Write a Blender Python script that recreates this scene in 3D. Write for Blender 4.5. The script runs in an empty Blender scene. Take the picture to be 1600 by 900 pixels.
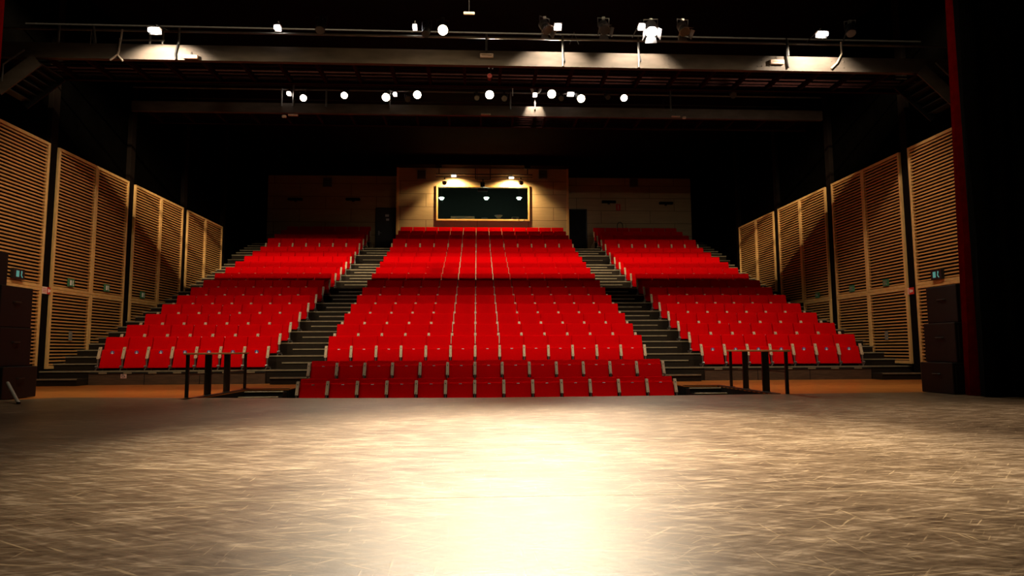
import bpy, bmesh, math, random
from mathutils import Vector, Matrix
random.seed(7)
S = bpy.context.scene
COL = S.collection
R = math.radians

# ------------------------------------------------------------------ camera
CH = 0.735                      # eye height over the floor
FPX = 1022.9                    # focal length in px of a 1600 px wide frame
yaw, pit, rol = R(3.048), R(5.414), R(-0.2986)
Fv = Vector((math.sin(yaw)*math.cos(pit), math.cos(yaw)*math.cos(pit), math.sin(pit)))
Rv = Vector((math.cos(yaw), -math.sin(yaw), 0.0))
Uv = Rv.cross(Fv)
R2 = math.cos(rol)*Rv + math.sin(rol)*Uv
U2 = -math.sin(rol)*Rv + math.cos(rol)*Uv
cam = bpy.data.cameras.new('camera')
cam.sensor_width = 36.0
cam.lens = FPX/1600*36.0
cam.clip_start = 0.05
cam.clip_end = 200
camo = bpy.data.objects.new('camera', cam)
M = Matrix((R2, U2, -Fv)).transposed().to_4x4()
M.translation = (0, 0, CH)
camo.matrix_world = M
COL.objects.link(camo)
S.camera = camo
S.view_settings.view_transform = 'Standard'
S.view_settings.look = 'None'
S.view_settings.exposure = 0.0
S.view_settings.gamma = 1.0
S.view_settings.use_curve_mapping = False

def at(u, v, Y):
    """the point seen at pixel (u, v) at hall depth Y"""
    r = Fv + (u-800)/FPX*R2 - (v-450)/FPX*U2
    k = Y/r.y
    return Vector((r.x*k, Y, r.z*k + CH))

# ------------------------------------------------------------------ world
W = bpy.data.worlds.new('world'); S.world = W; W.use_nodes = True
W.node_tree.nodes['Background'].inputs[0].default_value = (0.0, 0.0, 0.0, 1)
W.node_tree.nodes['Background'].inputs[1].default_value = 0.0

WARM = (1.0, 0.74, 0.42)
def spot(name, loc, tgt, power, size, blend=0.6, col=WARM, rad=0.08, parent=None):
    d = bpy.data.lights.new(name, 'SPOT'); d.energy = power; d.color = col
    d.spot_size = R(size); d.spot_blend = blend; d.shadow_soft_size = rad
    o = bpy.data.objects.new(name, d); COL.objects.link(o)
    loc = Vector(loc); dr = Vector(tgt) - loc
    o.rotation_euler = dr.to_track_quat('-Z', 'Y').to_euler()
    if parent: 
        o.parent = parent; o.location = loc - parent.location
    else: o.location = loc
    return o
def point(name, loc, power, col=WARM, rad=0.04, parent=None):
    d = bpy.data.lights.new(name, 'POINT'); d.energy = power; d.color = col; d.shadow_soft_size = rad
    o = bpy.data.objects.new(name, d); COL.objects.link(o)
    if parent: o.parent = parent; o.location = Vector(loc) - parent.location
    else: o.location = loc
    return o

# unseen floods added over the stage front to light bands of seat rows
# (their housings and shutter blades are built further down, at the same places)
FLOODS = [(-5.1, 9.0, 8.8, -0.60, -1.38), (0.3, 9.0, 8.8, -0.60, -1.38), (5.6, 9.0, 8.8, -0.60, -1.38),
          (-5.1, 9.0, 9.3, -0.265, -0.44), (0.3, 9.0, 9.3, -0.265, -0.44), (5.6, 9.0, 9.3, -0.265, -0.44)]
FPOW = [1350, 1650, 850, 6000, 7600, 3700]
for (fx, fy, fz, s0, s1), pw in zip(FLOODS, FPOW):
    ms = (s0+s1)/2 if fz > 9 else -1.30
    spot('added_flood_beam', (fx, fy, fz), (fx*1.15, fy+10, fz+10*ms), pw, 110 if fz > 9 else 92, 0.5 if fz > 9 else 1.0, (1.0, 0.80, 0.52), 0.12 if fz < 9 else 0.08)
# two unseen lights added to brighten the side walls
WASH = [((3.6, 9.6, 6.75), (-9.8, 17.5, 2.3), 700, 46), ((-3.2, 9.6, 6.75), (10.3, 17.5, 2.3), 240, 46)]
for a, t, pw, cn in WASH:
    spot('added_wall_wash', a, t, pw, cn, 0.8, (1.0, 0.72, 0.40), 0.04)
# unseen lights added above the stage to brighten its floor
spot('added_stage_light', (0.3, 6.2, 8.6), (0.6, 5.5, 0), 12500, 50, 1.0, (1.0, 0.84, 0.58), 0.25)
spot('added_stage_light', (4.2, 6.5, 8.6), (5.0, 5.3, 0), 2900, 60, 1.0, (1.0, 0.80, 0.58), 0.25)
spot('added_stage_light', (-3.2, 6.5, 8.6), (-1.2, 8.6, 0), 800, 38, 1.0, (1.0, 0.74, 0.46), 0.25)

# ------------------------------------------------------------------ materials
def nodes(m):
    m.use_nodes = True
    nt = m.node_tree
    return nt, nt.nodes, nt.links, nt.nodes['Principled BSDF']
def mat(name, c, rough=0.6, metal=0.0, spec=0.5, var=0.12, scale=12.0, stretch=(1,1,1), bump=0.0, sheen=0.0):
    m = bpy.data.materials.new(name)
    nt, N, L, b = nodes(m)
    tc = N.new('ShaderNodeTexCoord'); mp = N.new('ShaderNodeMapping'); nz = N.new('ShaderNodeTexNoise')
    mp.inputs['Scale'].default_value = stretch
    nz.inputs['Scale'].default_value = scale; nz.inputs['Detail'].default_value = 5
    L.new(tc.outputs['Object'], mp.inputs[0]); L.new(mp.outputs[0], nz.inputs['Vector'])
    cr = N.new('ShaderNodeValToRGB')
    cr.color_ramp.elements[0].position = 0.3; cr.color_ramp.elements[1].position = 0.7
    cr.color_ramp.elements[0].color = tuple(x*(1-var) for x in c)+(1,)
    cr.color_ramp.elements[1].color = tuple(min(1, x*(1+var)) for x in c)+(1,)
    L.new(nz.outputs['Fac'], cr.inputs[0]); L.new(cr.outputs[0], b.inputs['Base Color'])
    b.inputs['Roughness'].default_value = rough; b.inputs['Metallic'].default_value = metal
    b.inputs['Specular IOR Level'].default_value = spec
    if sheen: b.inputs['Sheen Weight'].default_value = sheen
    if bump:
        bp = N.new('ShaderNodeBump'); bp.inputs['Strength'].default_value = bump; bp.inputs['Distance'].default_value = 0.01
        L.new(nz.outputs['Fac'], bp.inputs['Height']); L.new(bp.outputs[0], b.inputs['Normal'])
    return m
def emit(name, c, s):
    m = bpy.data.materials.new(name); nt, N, L, b = nodes(m)
    b.inputs['Base Color'].default_value = (0.8, 0.8, 0.8, 1)
    b.inputs['Emission Color'].default_value = c+(1,); b.inputs['Emission Strength'].default_value = s
    return m

RED = mat('red_wool', (0.56, 0.0006, 0.002), 1.0, spec=0.02, var=0.08, scale=60, bump=0.05)
BEECH = mat('beech', (0.52, 0.38, 0.24), 0.45, var=0.12, scale=14, stretch=(4, 4, 1))
STEEL = mat('grey_steel', (0.32, 0.30, 0.27), 0.35, metal=0.8, var=0.1)
BLACK = mat('black_paint', (0.006, 0.0055, 0.005), 0.7, spec=0.2, var=0.2, scale=3)
BLACKM = mat('black_metal', (0.012, 0.011, 0.010), 0.4, spec=0.4, var=0.2)
DARKWALL = mat('black_wall_paint', (0.0012, 0.001, 0.0008), 1.0, spec=0.0, var=0.3, scale=2)
RISER = mat('dark_stained_plywood', (0.015, 0.009, 0.004), 0.7, spec=0.2, var=0.3, scale=6, stretch=(1, 1, 8))
TREAD = mat('dark_carpet', (0.025, 0.020, 0.014), 0.9, spec=0.1, var=0.3, scale=80)
NOSE = mat('worn_alloy_nosing', (0.28, 0.22, 0.13), 0.5, metal=0.2, var=0.2, scale=9)
SLAT = mat('oiled_pine_slats', (0.52, 0.26, 0.075), 0.55, var=0.15, scale=5, stretch=(3, 1, 14))
FRAME = mat('pine_frame', (0.62, 0.36, 0.12), 0.55, var=0.14, scale=6, stretch=(5, 1, 1))
BACKING = mat('black_felt', (0.004, 0.0022, 0.0014), 0.95, spec=0.05, var=0.2)
COLUMN = mat('dark_brown_column', (0.005, 0.003, 0.002), 0.9, spec=0.05, var=0.2, scale=3)
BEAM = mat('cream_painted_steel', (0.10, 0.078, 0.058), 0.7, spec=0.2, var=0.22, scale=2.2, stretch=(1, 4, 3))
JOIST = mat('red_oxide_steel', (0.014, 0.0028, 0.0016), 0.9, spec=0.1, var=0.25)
PIPE = mat('galvanised_pipe', (0.22, 0.20, 0.17), 0.4, metal=0.6, var=0.1)
CURT = mat('red_velvet', (0.10, 0.001, 0.0008), 0.95, spec=0.0, var=0.2, scale=8)
BCURT = mat('black_serge', (0.003, 0.003, 0.003), 0.95, spec=0.03, var=0.3)
GREYDOOR = mat('dark_grey_door_paint', (0.045, 0.042, 0.036), 0.5, var=0.12)
CEIL = mat('black_ceiling_paint', (0.006, 0.0025, 0.0015), 0.95, spec=0.03, var=0.2, scale=2)
WHITE = mat('white_plastic', (0.75, 0.72, 0.66), 0.45, var=0.04)
SIGNRED = mat('red_sign_enamel', (0.60, 0.03, 0.015), 0.4, var=0.05)
SIGNGREEN = mat('green_sign_plastic', (0.03, 0.16, 0.07), 0.4, var=0.05)
PLATE = mat('beige_label_plate', (0.50, 0.34, 0.22), 0.5, var=0.1)
GREYP = mat('grey_vent_paint', (0.16, 0.15, 0.12), 0.5, var=0.15, scale=30)
BLUE = mat('violet_seat_emblem', (0.10, 0.08, 0.30), 0.4, var=0.05)
SPEAK = mat('black_speaker_paint', (0.004, 0.0035, 0.0035), 0.6, spec=0.3, var=0.2, scale=50)
SILVER = mat('brushed_aluminium', (0.55, 0.53, 0.50), 0.35, metal=0.6, var=0.1)
GLOWW = emit('lit_lens_warm', (1.0, 0.80, 0.50), 40)
GLOWD = emit('lit_lens_soft', (1.0, 0.86, 0.66), 12)
GLOWC = emit('lit_lamp_cool', (1.0, 0.93, 0.90), 18)
GLOWG = emit('lit_pendant_green_white', (0.80, 1.0, 0.86), 30)
GLOWX = emit('lit_exit_panel', (0.25, 0.9, 0.75), 0.22); GLOWX.node_tree.nodes['Principled BSDF'].inputs['Base Color'].default_value = (0.03, 0.06, 0.05, 1)
LENS = mat('unlit_lens', (0.10, 0.09, 0.08), 0.1, var=0.1)

def wood_floor():
    m = bpy.data.materials.new('varnished_plank_floor'); nt, N, L, b = nodes(m)
    tc = N.new('ShaderNodeTexCoord')
    br = N.new('ShaderNodeTexBrick'); br.inputs['Scale'].default_value = 1.0
    br.inputs['Brick Width'].default_value = 1.6; br.inputs['Row Height'].default_value = 0.10
    br.inputs['Mortar Size'].default_value = 0.003
    br.inputs['Color1'].default_value = (0.80, 0.26, 0.04, 1); br.inputs['Color2'].default_value = (0.60, 0.18, 0.028, 1)
    br.inputs['Mortar'].default_value = (0.06, 0.02, 0.008, 1)
    mp = N.new('ShaderNodeMapping'); mp.inputs['Scale'].default_value = (0.8, 9, 1)
    nz = N.new('ShaderNodeTexNoise'); nz.inputs['Scale'].default_value = 3; nz.inputs['Detail'].default_value = 6
    mx = N.new('ShaderNodeMixRGB'); mx.blend_type = 'MULTIPLY'; mx.inputs[0].default_value = 0.6
    L.new(tc.outputs['Object'], br.inputs['Vector']); L.new(tc.outputs['Object'], mp.inputs[0]); L.new(mp.outputs[0], nz.inputs['Vector'])
    L.new(br.outputs['Color'], mx.inputs[1]); L.new(nz.outputs['Fac'], mx.inputs[2]); L.new(mx.outputs[0], b.inputs['Base Color'])
    b.inputs['Roughness'].default_value = 0.32
    return m
def marley():
    m = bpy.data.materials.new('scratched_dance_vinyl'); nt, N, L, b = nodes(m)
    tc = N.new('ShaderNodeTexCoord')
    def noise(scale, st, rot=0, detail=6, dist=0.0):
        mp = N.new('ShaderNodeMapping'); mp.inputs['Scale'].default_value = st; mp.inputs['Rotation'].default_value = (0, 0, rot)
        nz = N.new('ShaderNodeTexNoise'); nz.inputs['Scale'].default_value = scale; nz.inputs['Detail'].default_value = detail
        nz.inputs['Distortion'].default_value = dist
        L.new(tc.outputs['Object'], mp.inputs[0]); L.new(mp.outputs[0], nz.inputs['Vector'])
        return nz.outputs['Fac']
    def ramp(f, a, b_):
        r = N.new('ShaderNodeMapRange'); r.inputs[1].default_value = a; r.inputs[2].default_value = b_
        L.new(f, r.inputs[0]); return r.outputs[0]
    def math_(op, a, b_):
        n = N.new('ShaderNodeMath'); n.operation = op
        for i, x in enumerate((a, b_)):
            if isinstance(x, (int, float)): n.inputs[i].default_value = x
            else: L.new(x, n.inputs[i])
        return n.outputs[0]
    big = ramp(noise(0.5, (1, 1.2, 1), 0.1, 4, 0.6), 0.25, 0.75)
    streak = ramp(noise(4.0, (1, 2.2, 1), 0.05, 12, 0.2), 0.28, 0.72)
    fine = ramp(noise(26.0, (1.0, 1.8, 1), -0.3, 8, 0.6), 0.34, 0.68)
    # hair scratches: thin level lines of stretched, distorted noise
    def scratches(scale, rot, ratio, lo, hi, off):
        mp = N.new('ShaderNodeMapping'); mp.vector_type = 'TEXTURE'
        mp.inputs['Rotation'].default_value = (0, 0, rot); mp.inputs['Scale'].default_value = (ratio, 1, 1); mp.inputs['Location'].default_value = (off, off*1.7, 0)
        nz = N.new('ShaderNodeTexNoise'); nz.inputs['Scale'].default_value = scale; nz.inputs['Detail'].default_value = 2; nz.inputs['Distortion'].default_value = 0.25
        L.new(tc.outputs['Object'], mp.inputs[0]); L.new(mp.outputs[0], nz.inputs['Vector'])
        return ramp(nz.outputs['Fac'], lo, hi)
    s1 = scratches(60, 0.15, 22, 0.64, 0.74, 3.1)
    s2 = scratches(64, 0.8, 16, 0.66, 0.76, 7.7)
    s3 = scratches(58, -0.6, 18, 0.66, 0.76, 12.3)
    s4 = math_('ADD', scratches(60, 1.6, 12, 0.68, 0.77, 19.0), scratches(44, -0.2, 34, 0.66, 0.75, 23.0))
    scr = math_('MINIMUM', math_('ADD', math_('ADD', s1, s2), math_('ADD', s3, s4)), 1.0)
    # softer worn haze along the same directions
    haze = math_('ADD', math_('MULTIPLY', scratches(34, 0.3, 9, 0.42, 0.72, 31.0), 0.5), math_('MULTIPLY', scratches(34, -0.5, 9, 0.42, 0.72, 37.0), 0.5))
    v = math_('ADD', math_('MULTIPLY', big, 0.28), math_('ADD', math_('MULTIPLY', streak, 0.24), math_('ADD', math_('MULTIPLY', fine, 0.16), math_('MULTIPLY', haze, 0.42))))
    cr = N.new('ShaderNodeValToRGB')
    cr.color_ramp.elements[0].position = 0.12; cr.color_ramp.elements[1].position = 0.85
    cr.color_ramp.elements[0].color = (0.028, 0.014, 0.006, 1); cr.color_ramp.elements[1].color = (0.38, 0.285, 0.20, 1)
    e = cr.color_ramp.elements.new(0.48); e.color = (0.125, 0.082, 0.047, 1)
    L.new(v, cr.inputs[0])
    mx = N.new('ShaderNodeMixRGB'); mx.inputs[2].default_value = (0.62, 0.46, 0.28, 1)
    L.new(math_('MULTIPLY', scr, 0.42), mx.inputs[0]); L.new(cr.outputs[0], mx.inputs[1]); L.new(mx.outputs[0], b.inputs['Base Color'])
    rg = N.new('ShaderNodeMapRange'); rg.inputs[3].default_value = 0.30; rg.inputs[4].default_value = 0.50
    L.new(v, rg.inputs[0]); L.new(rg.outputs[0], b.inputs['Roughness'])
    b.inputs['Specular IOR Level'].default_value = 0.5
    bp = N.new('ShaderNodeBump'); bp.inputs['Strength'].default_value = 0.10; bp.inputs['Distance'].default_value = 0.004
    L.new(math_('ADD', fine, scr), bp.inputs['Height']); L.new(bp.outputs[0], b.inputs['Normal'])
    return m
def ply_wall():
    m = bpy.data.materials.new('plywood_wall_panels'); nt, N, L, b = nodes(m)
    tc = N.new('ShaderNodeTexCoord'); mp0 = N.new('ShaderNodeMapping'); mp0.inputs['Rotation'].default_value = (R(90), 0, 0)
    L.new(tc.outputs['Object'], mp0.inputs[0])
    br = N.new('ShaderNodeTexBrick'); br.inputs['Scale'].default_value = 1.0
    br.inputs['Brick Width'].default_value = 2.4; br.inputs['Row Height'].default_value = 0.62
    br.inputs['Mortar Size'].default_value = 0.012
    br.inputs['Color1'].default_value = (0.58, 0.40, 0.18, 1); br.inputs['Color2'].default_value = (0.50, 0.34, 0.15, 1)
    br.inputs['Mortar'].default_value = (0.20, 0.12, 0.05, 1)
    nz = N.new('ShaderNodeTexNoise'); nz.inputs['Scale'].default_value = 2.5; nz.inputs['Detail'].default_value = 6
    mp = N.new('ShaderNodeMapping'); mp.inputs['Scale'].default_value = (0.6, 1, 4)
    L.new(tc.outputs['Object'], mp.inputs[0]); L.new(mp.outputs[0], nz.inputs['Vector'])
    mx = N.new('ShaderNodeMixRGB'); mx.blend_type = 'MULTIPLY'; mx.inputs[0].default_value = 0.35
    L.new(mp0.outputs[0], br.inputs['Vector']); L.new(br.outputs['Color'], mx.inputs[1]); L.new(nz.outputs['Fac'], mx.inputs[2])
    L.new(mx.outputs[0], b.inputs['Base Color']); b.inputs['Roughness'].default_value = 0.6
    return m
def glass():
    m = bpy.data.materials.new('window_glass'); m.use_nodes = True
    nt = m.node_tree; N = nt.nodes; L = nt.links; N.clear()
    o = N.new('ShaderNodeOutputMaterial'); t = N.new('ShaderNodeBsdfTransparent'); g = N.new('ShaderNodeBsdfGlossy')
    g.inputs['Roughness'].default_value = 0.02; fr = N.new('ShaderNodeFresnel'); fr.inputs[0].default_value = 1.45
    mx = N.new('ShaderNodeMixShader'); t.inputs[0].default_value = (0.88, 0.95, 0.90, 1)
    L.new(fr.outputs[0], mx.inputs[0]); L.new(t.outputs[0], mx.inputs[1]); L.new(g.outputs[0], mx.inputs[2]); L.new(mx.outputs[0], o.inputs[0])
    return m
WOOD = wood_floor(); MARLEY = marley(); PLY = ply_wall(); GLASS = glass()

# ------------------------------------------------------------------ mesh helpers
class MB:
    def __init__(s): s.bm = bmesh.new(); s.mi = 0
    def _fin(s, vs, mi):
        for v in vs:
            for f in v.link_faces: f.material_index = mi
    def box(s, a, b, mi=0, rot=None, piv=None, bev=0.0, seg=1):
        a = Vector(a); b = Vector(b); c = (a+b)/2; d = b-a
        r = bmesh.ops.create_cube(s.bm, size=1.0)
        vs = r['verts']
        for v in vs: v.co = Vector((v.co.x*d.x, v.co.y*d.y, v.co.z*d.z))+c
        if bev > 0:
            es = list({e for v in vs for e in v.link_edges})
            rr = bmesh.ops.bevel(s.bm, geom=es, offset=bev, segments=seg, affect='EDGES', profile=0.6)
            vs = list({v for f in rr['faces'] for v in f.verts} | {v for v in vs if v.is_valid})
        if rot is not None:
            p = Vector(piv) if piv is not None else c
            for v in vs: v.co = rot @ (v.co-p)+p
        s._fin(vs, mi); return vs
    def cyl(s, p, q, r, r2=None, n=12, mi=0, caps=True):
        p = Vector(p); q = Vector(q); d = q-p
        m = Matrix.Translation((p+q)/2) @ d.to_track_quat('Z', 'Y').to_matrix().to_4x4()
        rr = bmesh.ops.create_cone(s.bm, cap_ends=caps, segments=n, radius1=r, radius2=r if r2 is None else r2, depth=d.length, matrix=m)
        s._fin(rr['verts'], mi); return rr['verts']
    def tube(s, pts, r, n=8, mi=0):
        pts = [Vector(p) for p in pts]; rings = []
        for i, p in enumerate(pts):
            t = (pts[min(i+1, len(pts)-1)]-pts[max(i-1, 0)]).normalized()
            a = t.orthogonal().normalized() if not rings else (rings[-1][1]-t*rings[-1][1].dot(t)).normalized()
            b = t.cross(a)
            rings.append(([s.bm.verts.new(p+r*(math.cos(k*2*math.pi/n)*a+math.sin(k*2*math.pi/n)*b)) for k in range(n)], a))
        for i in range(len(rings)-1):
            A, B = rings[i][0], rings[i+1][0]
            for k in range(n):
                f = s.bm.faces.new((A[k], A[(k+1) % n], B[(k+1) % n], B[k])); f.material_index = mi
        for X, fl in ((rings[0][0], True), (rings[-1][0], False)):
            f = s.bm.faces.new(X[::-1] if fl else X); f.material_index = mi
    def prism(s, poly, z0, z1, mi=0):
        lo = [s.bm.verts.new((x, y, z0)) for x, y in poly]; hi = [s.bm.verts.new((x, y, z1)) for x, y in poly]
        n = len(poly)
        fs = [s.bm.faces.new(hi), s.bm.faces.new(lo[::-1])]
        for i in range(n): fs.append(s.bm.faces.new((lo[i], lo[(i+1) % n], hi[(i+1) % n], hi[i])))
        for f in fs: f.material_index = mi
    def mesh(s, name, mats):
        me = bpy.data.meshes.new(name)
        bmesh.ops.recalc_face_normals(s.bm, faces=s.bm.faces)
        s.bm.to_mesh(me); s.bm.free()
        for m in (mats if isinstance(mats, (list, tuple)) else [mats]): me.materials.append(m)
        return me
    def build(s, name, mats, parent=None, loc=(0, 0, 0), smooth=False):
        me = s.mesh(name, mats)
        if smooth:
            for p in me.polygons: p.use_smooth = True
        o = bpy.data.objects.new(name, me); COL.objects.link(o); o.location = loc
        if parent: o.parent = parent
        return o
def tag(o, label=None, cat=None, group=None, kind=None):
    if label: o['label'] = label
    if cat: o['category'] = cat
    if group: o['group'] = group
    if kind: o['kind'] = kind
    return o
def empty(name, loc, label=None, cat=None, group=None, kind=None, rz=0):
    o = bpy.data.objects.new(name, None); COL.objects.link(o); o.location = loc; o.rotation_euler = (0, 0, rz)
    o.empty_display_size = 0.1
    return tag(o, label, cat, group, kind)
def copy_tree(o, parent=None, kids=None):
    c = o.copy(); COL.objects.link(c); c.parent = parent
    for ch in KIDS.get(o.name, []): copy_tree(ch, c)
    return c
KIDS = {}
def children_index(root):
    for ch in root.children:
        KIDS.setdefault(root.name, []).append(ch); children_index(ch)
ORD = ['first', 'second', 'third', 'fourth', 'fifth', 'sixth', 'seventh', 'eighth', 'ninth', 'tenth', 'eleventh', 'twelfth', 'thirteenth', 'fourteenth', 'fifteenth', 'sixteenth', 'seventeenth']

# ------------------------------------------------------------------ layout numbers
P = 0.58                       # seat pitch, centre block
XC = 0.239; HW = P*13/2
CL, CR = XC-HW, XC+HW          # centre block -3.53 .. 4.01
LO, LI = -8.657, -4.857        # left block
RI, RO = 5.393, 9.346          # right block
WL, WR = -9.80, 10.34          # side walls
YB0 = 15.325; DR = 0.8811      # first tier front, tier depth
YEND = 31.0
def T(n): return 0.315+0.3183*n if n <= 12 else 0.315+0.3183*12+0.489+0.333*(n-13)
def TY(n): return YB0+DR*n

# ------------------------------------------------------------------ floor and shell
b = MB()
PX0, PX1, PY1 = -4.42, 4.80, 13.05
SX0, SX1, SY1 = -3.66, 4.14, 15.30
b.box((-13.0, 10.1, -0.016), (PX0, 15.7, 0)); b.box((PX1, 10.1, -0.016), (13.0, 15.7, 0))
b.box((PX0, PY1, -0.016), (SX0, 15.7, 0)); b.box((SX1, PY1, -0.016), (PX1, 15.7, 0))
b.box((SX0, SY1, -0.016), (SX1, 15.7, 0))
tag(b.build('floor', WOOD), kind='structure')
b = MB()
b.box((-13.2, -4.0, -1.2), (13.2, 10.09, 0.0))
tag(b.build('floor_stage_deck', BLACK), kind='structure')
b = MB()
edge = [(13.0, 10.3), (8.6, 10.42), (7.2, 10.48), (4.6, 10.35), (2.3, 10.22), (0.14, 10.14), (-2.2, 10.33), (-4.5, 10.65), (-6.7, 11.02), (-7.15, 10.55), (-13.0, 10.3)]
b.prism([(-13.0, -3.9), (13.0, -3.9)]+edge, 0.001, 0.012)
tag(b.build('floor_stage_vinyl', MARLEY), kind='structure')
# taped seams between the vinyl sheets
TAPE = mat('worn_clear_tape', (0.34, 0.27, 0.19), 0.3, var=0.35, scale=3, stretch=(4, 1, 1))
for y0, y1 in ((5.02, 5.16), (3.36, 3.29)):
    b = MB(); b.prism([(-9, y0-0.006), (9, y1-0.006), (9, y1+0.006), (-9, y0+0.006)], 0.0121, 0.0128)
    tag(b.build('trim_1', TAPE), kind='structure')
# the sunken pit
b = MB()
b.box((PX0-0.1, 10.1, -1.2), (PX1+0.1, 15.6, -1.1))
b.box((PX0-0.12, 10.1, -1.1), (PX0-0.001, PY1, -0.017)); b.box((PX1+0.001, 10.1, -1.1), (PX1+0.12, PY1, -0.017))
b.box((PX0, PY1+0.001, -1.1), (SX0, PY1+0.1, -0.017)); b.box((SX1, PY1+0.001, -1.1), (PX1, PY1+0.1, -0.017))
b.box((SX0-0.1, PY1+0.1, -1.1), (SX0-0.001, SY1, -0.017)); b.box((SX1+0.001, PY1+0.1, -1.1), (SX1+0.1, SY1, -0.017))
b.box((SX0, SY1+0.001, -1.1), (SX1, SY1+0.1, -0.017))
tag(b.build('floor_pit_lining', BLACK), kind='structure')
for nm, xa, xb in (('left', PX0+0.02, SX0-0.02), ('right', SX1+0.02, PX1-0.02)):
    r = empty('floor_pit_steps', (0, 0, 0), kind='structure')
    for k, (ya, yb, z) in enumerate(((12.76, PY1-0.005, -0.02), (12.44, 12.75, -0.10), (12.0, 12.43, -0.28), (11.56, 11.99, -0.46))):
        b = MB(); b.box((xa, ya, -1.1), (xb, yb, z-0.022)); s = b.build('step', BLACK, r)
        b = MB(); b.box((xa, ya-0.015, z-0.022), (xb, ya+0.05, z), bev=0.004); b.build('nosing', NOSE, s)
b = MB()
for pts in (((PX0-0.12, 10.3), (PX0, 10.3), (PX0, PY1), (PX0-0.12, PY1+0.10)), ((PX0-0.12, PY1+0.10), (PX0, PY1), (SX0, PY1), (SX0, PY1+0.10)),
            ((PX1+0.12, 10.5), (PX1, 10.5), (PX1, PY1), (PX1+0.12, PY1+0.10)), ((PX1+0.12, PY1+0.10), (PX1, PY1), (SX1, PY1), (SX1, PY1+0.10))):
    b.prism(pts, 0.001, 0.012)
tag(b.build('trim_2', BLACKM), kind='structure')

def wallbox(name, a, c, m=DARKWALL):
    b = MB(); b.box(a, c); return tag(b.build(name, m), kind='structure')
wallbox('wall_left', (WL-0.35, 12.0, -0.2), (WL-0.12, YEND+2.5, 12))
wallbox('wall_right', (WR+0.12, 12.0, -0.2), (WR+0.35, YEND+2.5, 12))
wallbox('wall_stage_left', (-13.4, -4.2, -1.2), (-13.2, 12.0, 12)); wallbox('wall_stage_right', (13.2, -4.2, -1.2), (13.4, 12.0, 12))
wallbox('wall_stage_rear', (-13.4, -4.4, -1.2), (13.4, -4.2, 12))
wallbox('wall_front_left', (-13.4, 12.0, -0.2), (WL-0.36, 12.2, 12)); wallbox('wall_front_right', (WR+0.36, 12.0, -0.2), (13.4, 12.2, 12))
b = MB(); b.box((-13.4, -4.4, 9.75), (13.4, YEND+2.5, 9.9)); tag(b.build('ceiling', CEIL), kind='structure')

# rear wall left and right of the control booth, booth front
BY = 30.35
bl, br_ = at(620, 263, BY).x, at(888, 263, BY).x
ztop_r = 8.3+CH+0.03
b = MB()
dl0, dl1 = at(587, 340, YEND).x, bl+0.0
dr0, dr1 = br_, at(917, 340, YEND).x
DZ0, DZ1 = 5.13, at(600, 325, YEND).z
b.box((WL-0.1, YEND, 0), (dl0, YEND+0.2, ztop_r)); b.box((dl0, YEND, DZ1), (bl, YEND+0.2, ztop_r))
tag(b.build('wall_back_left', PLY), kind='structure')
b = MB()
b.box((dr1, YEND, 0), (WR+0.1, YEND+0.2, ztop_r)); b.box((br_, YEND, DZ1), (dr1, YEND+0.2, ztop_r))
tag(b.build('wall_back_right', PLY), kind='structure')
b = MB(); b.box((WL-0.11, YEND-0.9, ztop_r), (bl-0.01, YEND+0.3, 9.75)); b.box((br_+0.01, YEND-0.9, ztop_r), (WR+0.11, YEND+0.3, 9.75))
tag(b.build('ceiling_rear_soffit', CEIL), kind='structure')
# booth front with the window opening
w0, w1 = at(684, 320, BY).x, at(825, 320, BY).x
wz0, wz1 = at(755, 343, BY).z, at(755, 293, BY).z
ztop_b = at(755, 263, BY).z
b = MB()
b.box((bl, BY, 0), (w0, BY+0.15, ztop_b)); b.box((w1, BY, 0), (br_, BY+0.15, ztop_b))
b.box((w0, BY, 0), (w1, BY+0.15, wz0)); b.box((w0, BY, wz1), (w1, BY+0.15, ztop_b))
tag(b.build('wall_booth', PLY), kind='structure')
b = MB(); b.box((bl, BY+0.15, 0), (bl+0.12, YEND+2.2, ztop_b)); b.box((br_-0.12, BY+0.15, 0), (br_, YEND+2.2, ztop_b))
b.box((bl, YEND+2.2, 0), (br_, YEND+2.3, ztop_b)); b.box((bl+0.12, BY+0.16, wz0-0.85), (br_-0.12, YEND+2.19, wz0-0.8))
tag(b.build('wall_booth_interior', mat('dark_green_booth_paint', (0.008, 0.011, 0.008), 0.8, var=0.2)), kind='structure')
b = MB(); b.box((bl-0.008, BY-0.55, ztop_b), (br_+0.008, YEND+2.3, 9.75)); tag(b.build('ceiling_booth_soffit', CEIL), kind='structure')
for x in (bl, br_-0.10):
    b = MB(); b.box((x, BY-0.02, 5.2), (x+0.10, BY-0.001, ztop_b)); tag(b.build('trim_3', FRAME), kind='structure')
# the window
win = empty('window_1', ((w0+w1)/2, BY, wz0), kind='structure')
def rel(o, root): o.parent = root; o.location = -Vector(root.location); return o
fw = 0.075
b = MB()
b.box((w0-fw, BY-0.06, wz0-fw), (w0, BY+0.03, wz1+fw), bev=0.006); b.box((w1, BY-0.06, wz0-fw), (w1+fw, BY+0.03, wz1+fw), bev=0.006)
b.box((w0, BY-0.06, wz1), (w1, BY+0.03, wz1+fw), bev=0.006); b.box((w0, BY-0.07, wz0-fw), (w1, BY+0.03, wz0), bev=0.006)
rel(b.build('window_frame', mat('golden_pine_frame', (0.72, 0.44, 0.12), 0.45, var=0.1)), win)
b = MB(); b.box((w0+0.001, BY+0.06, wz0+0.001), (w1-0.001, BY+0.068, wz1-0.001)); rel(b.build('pane', GLASS), win)

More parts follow.
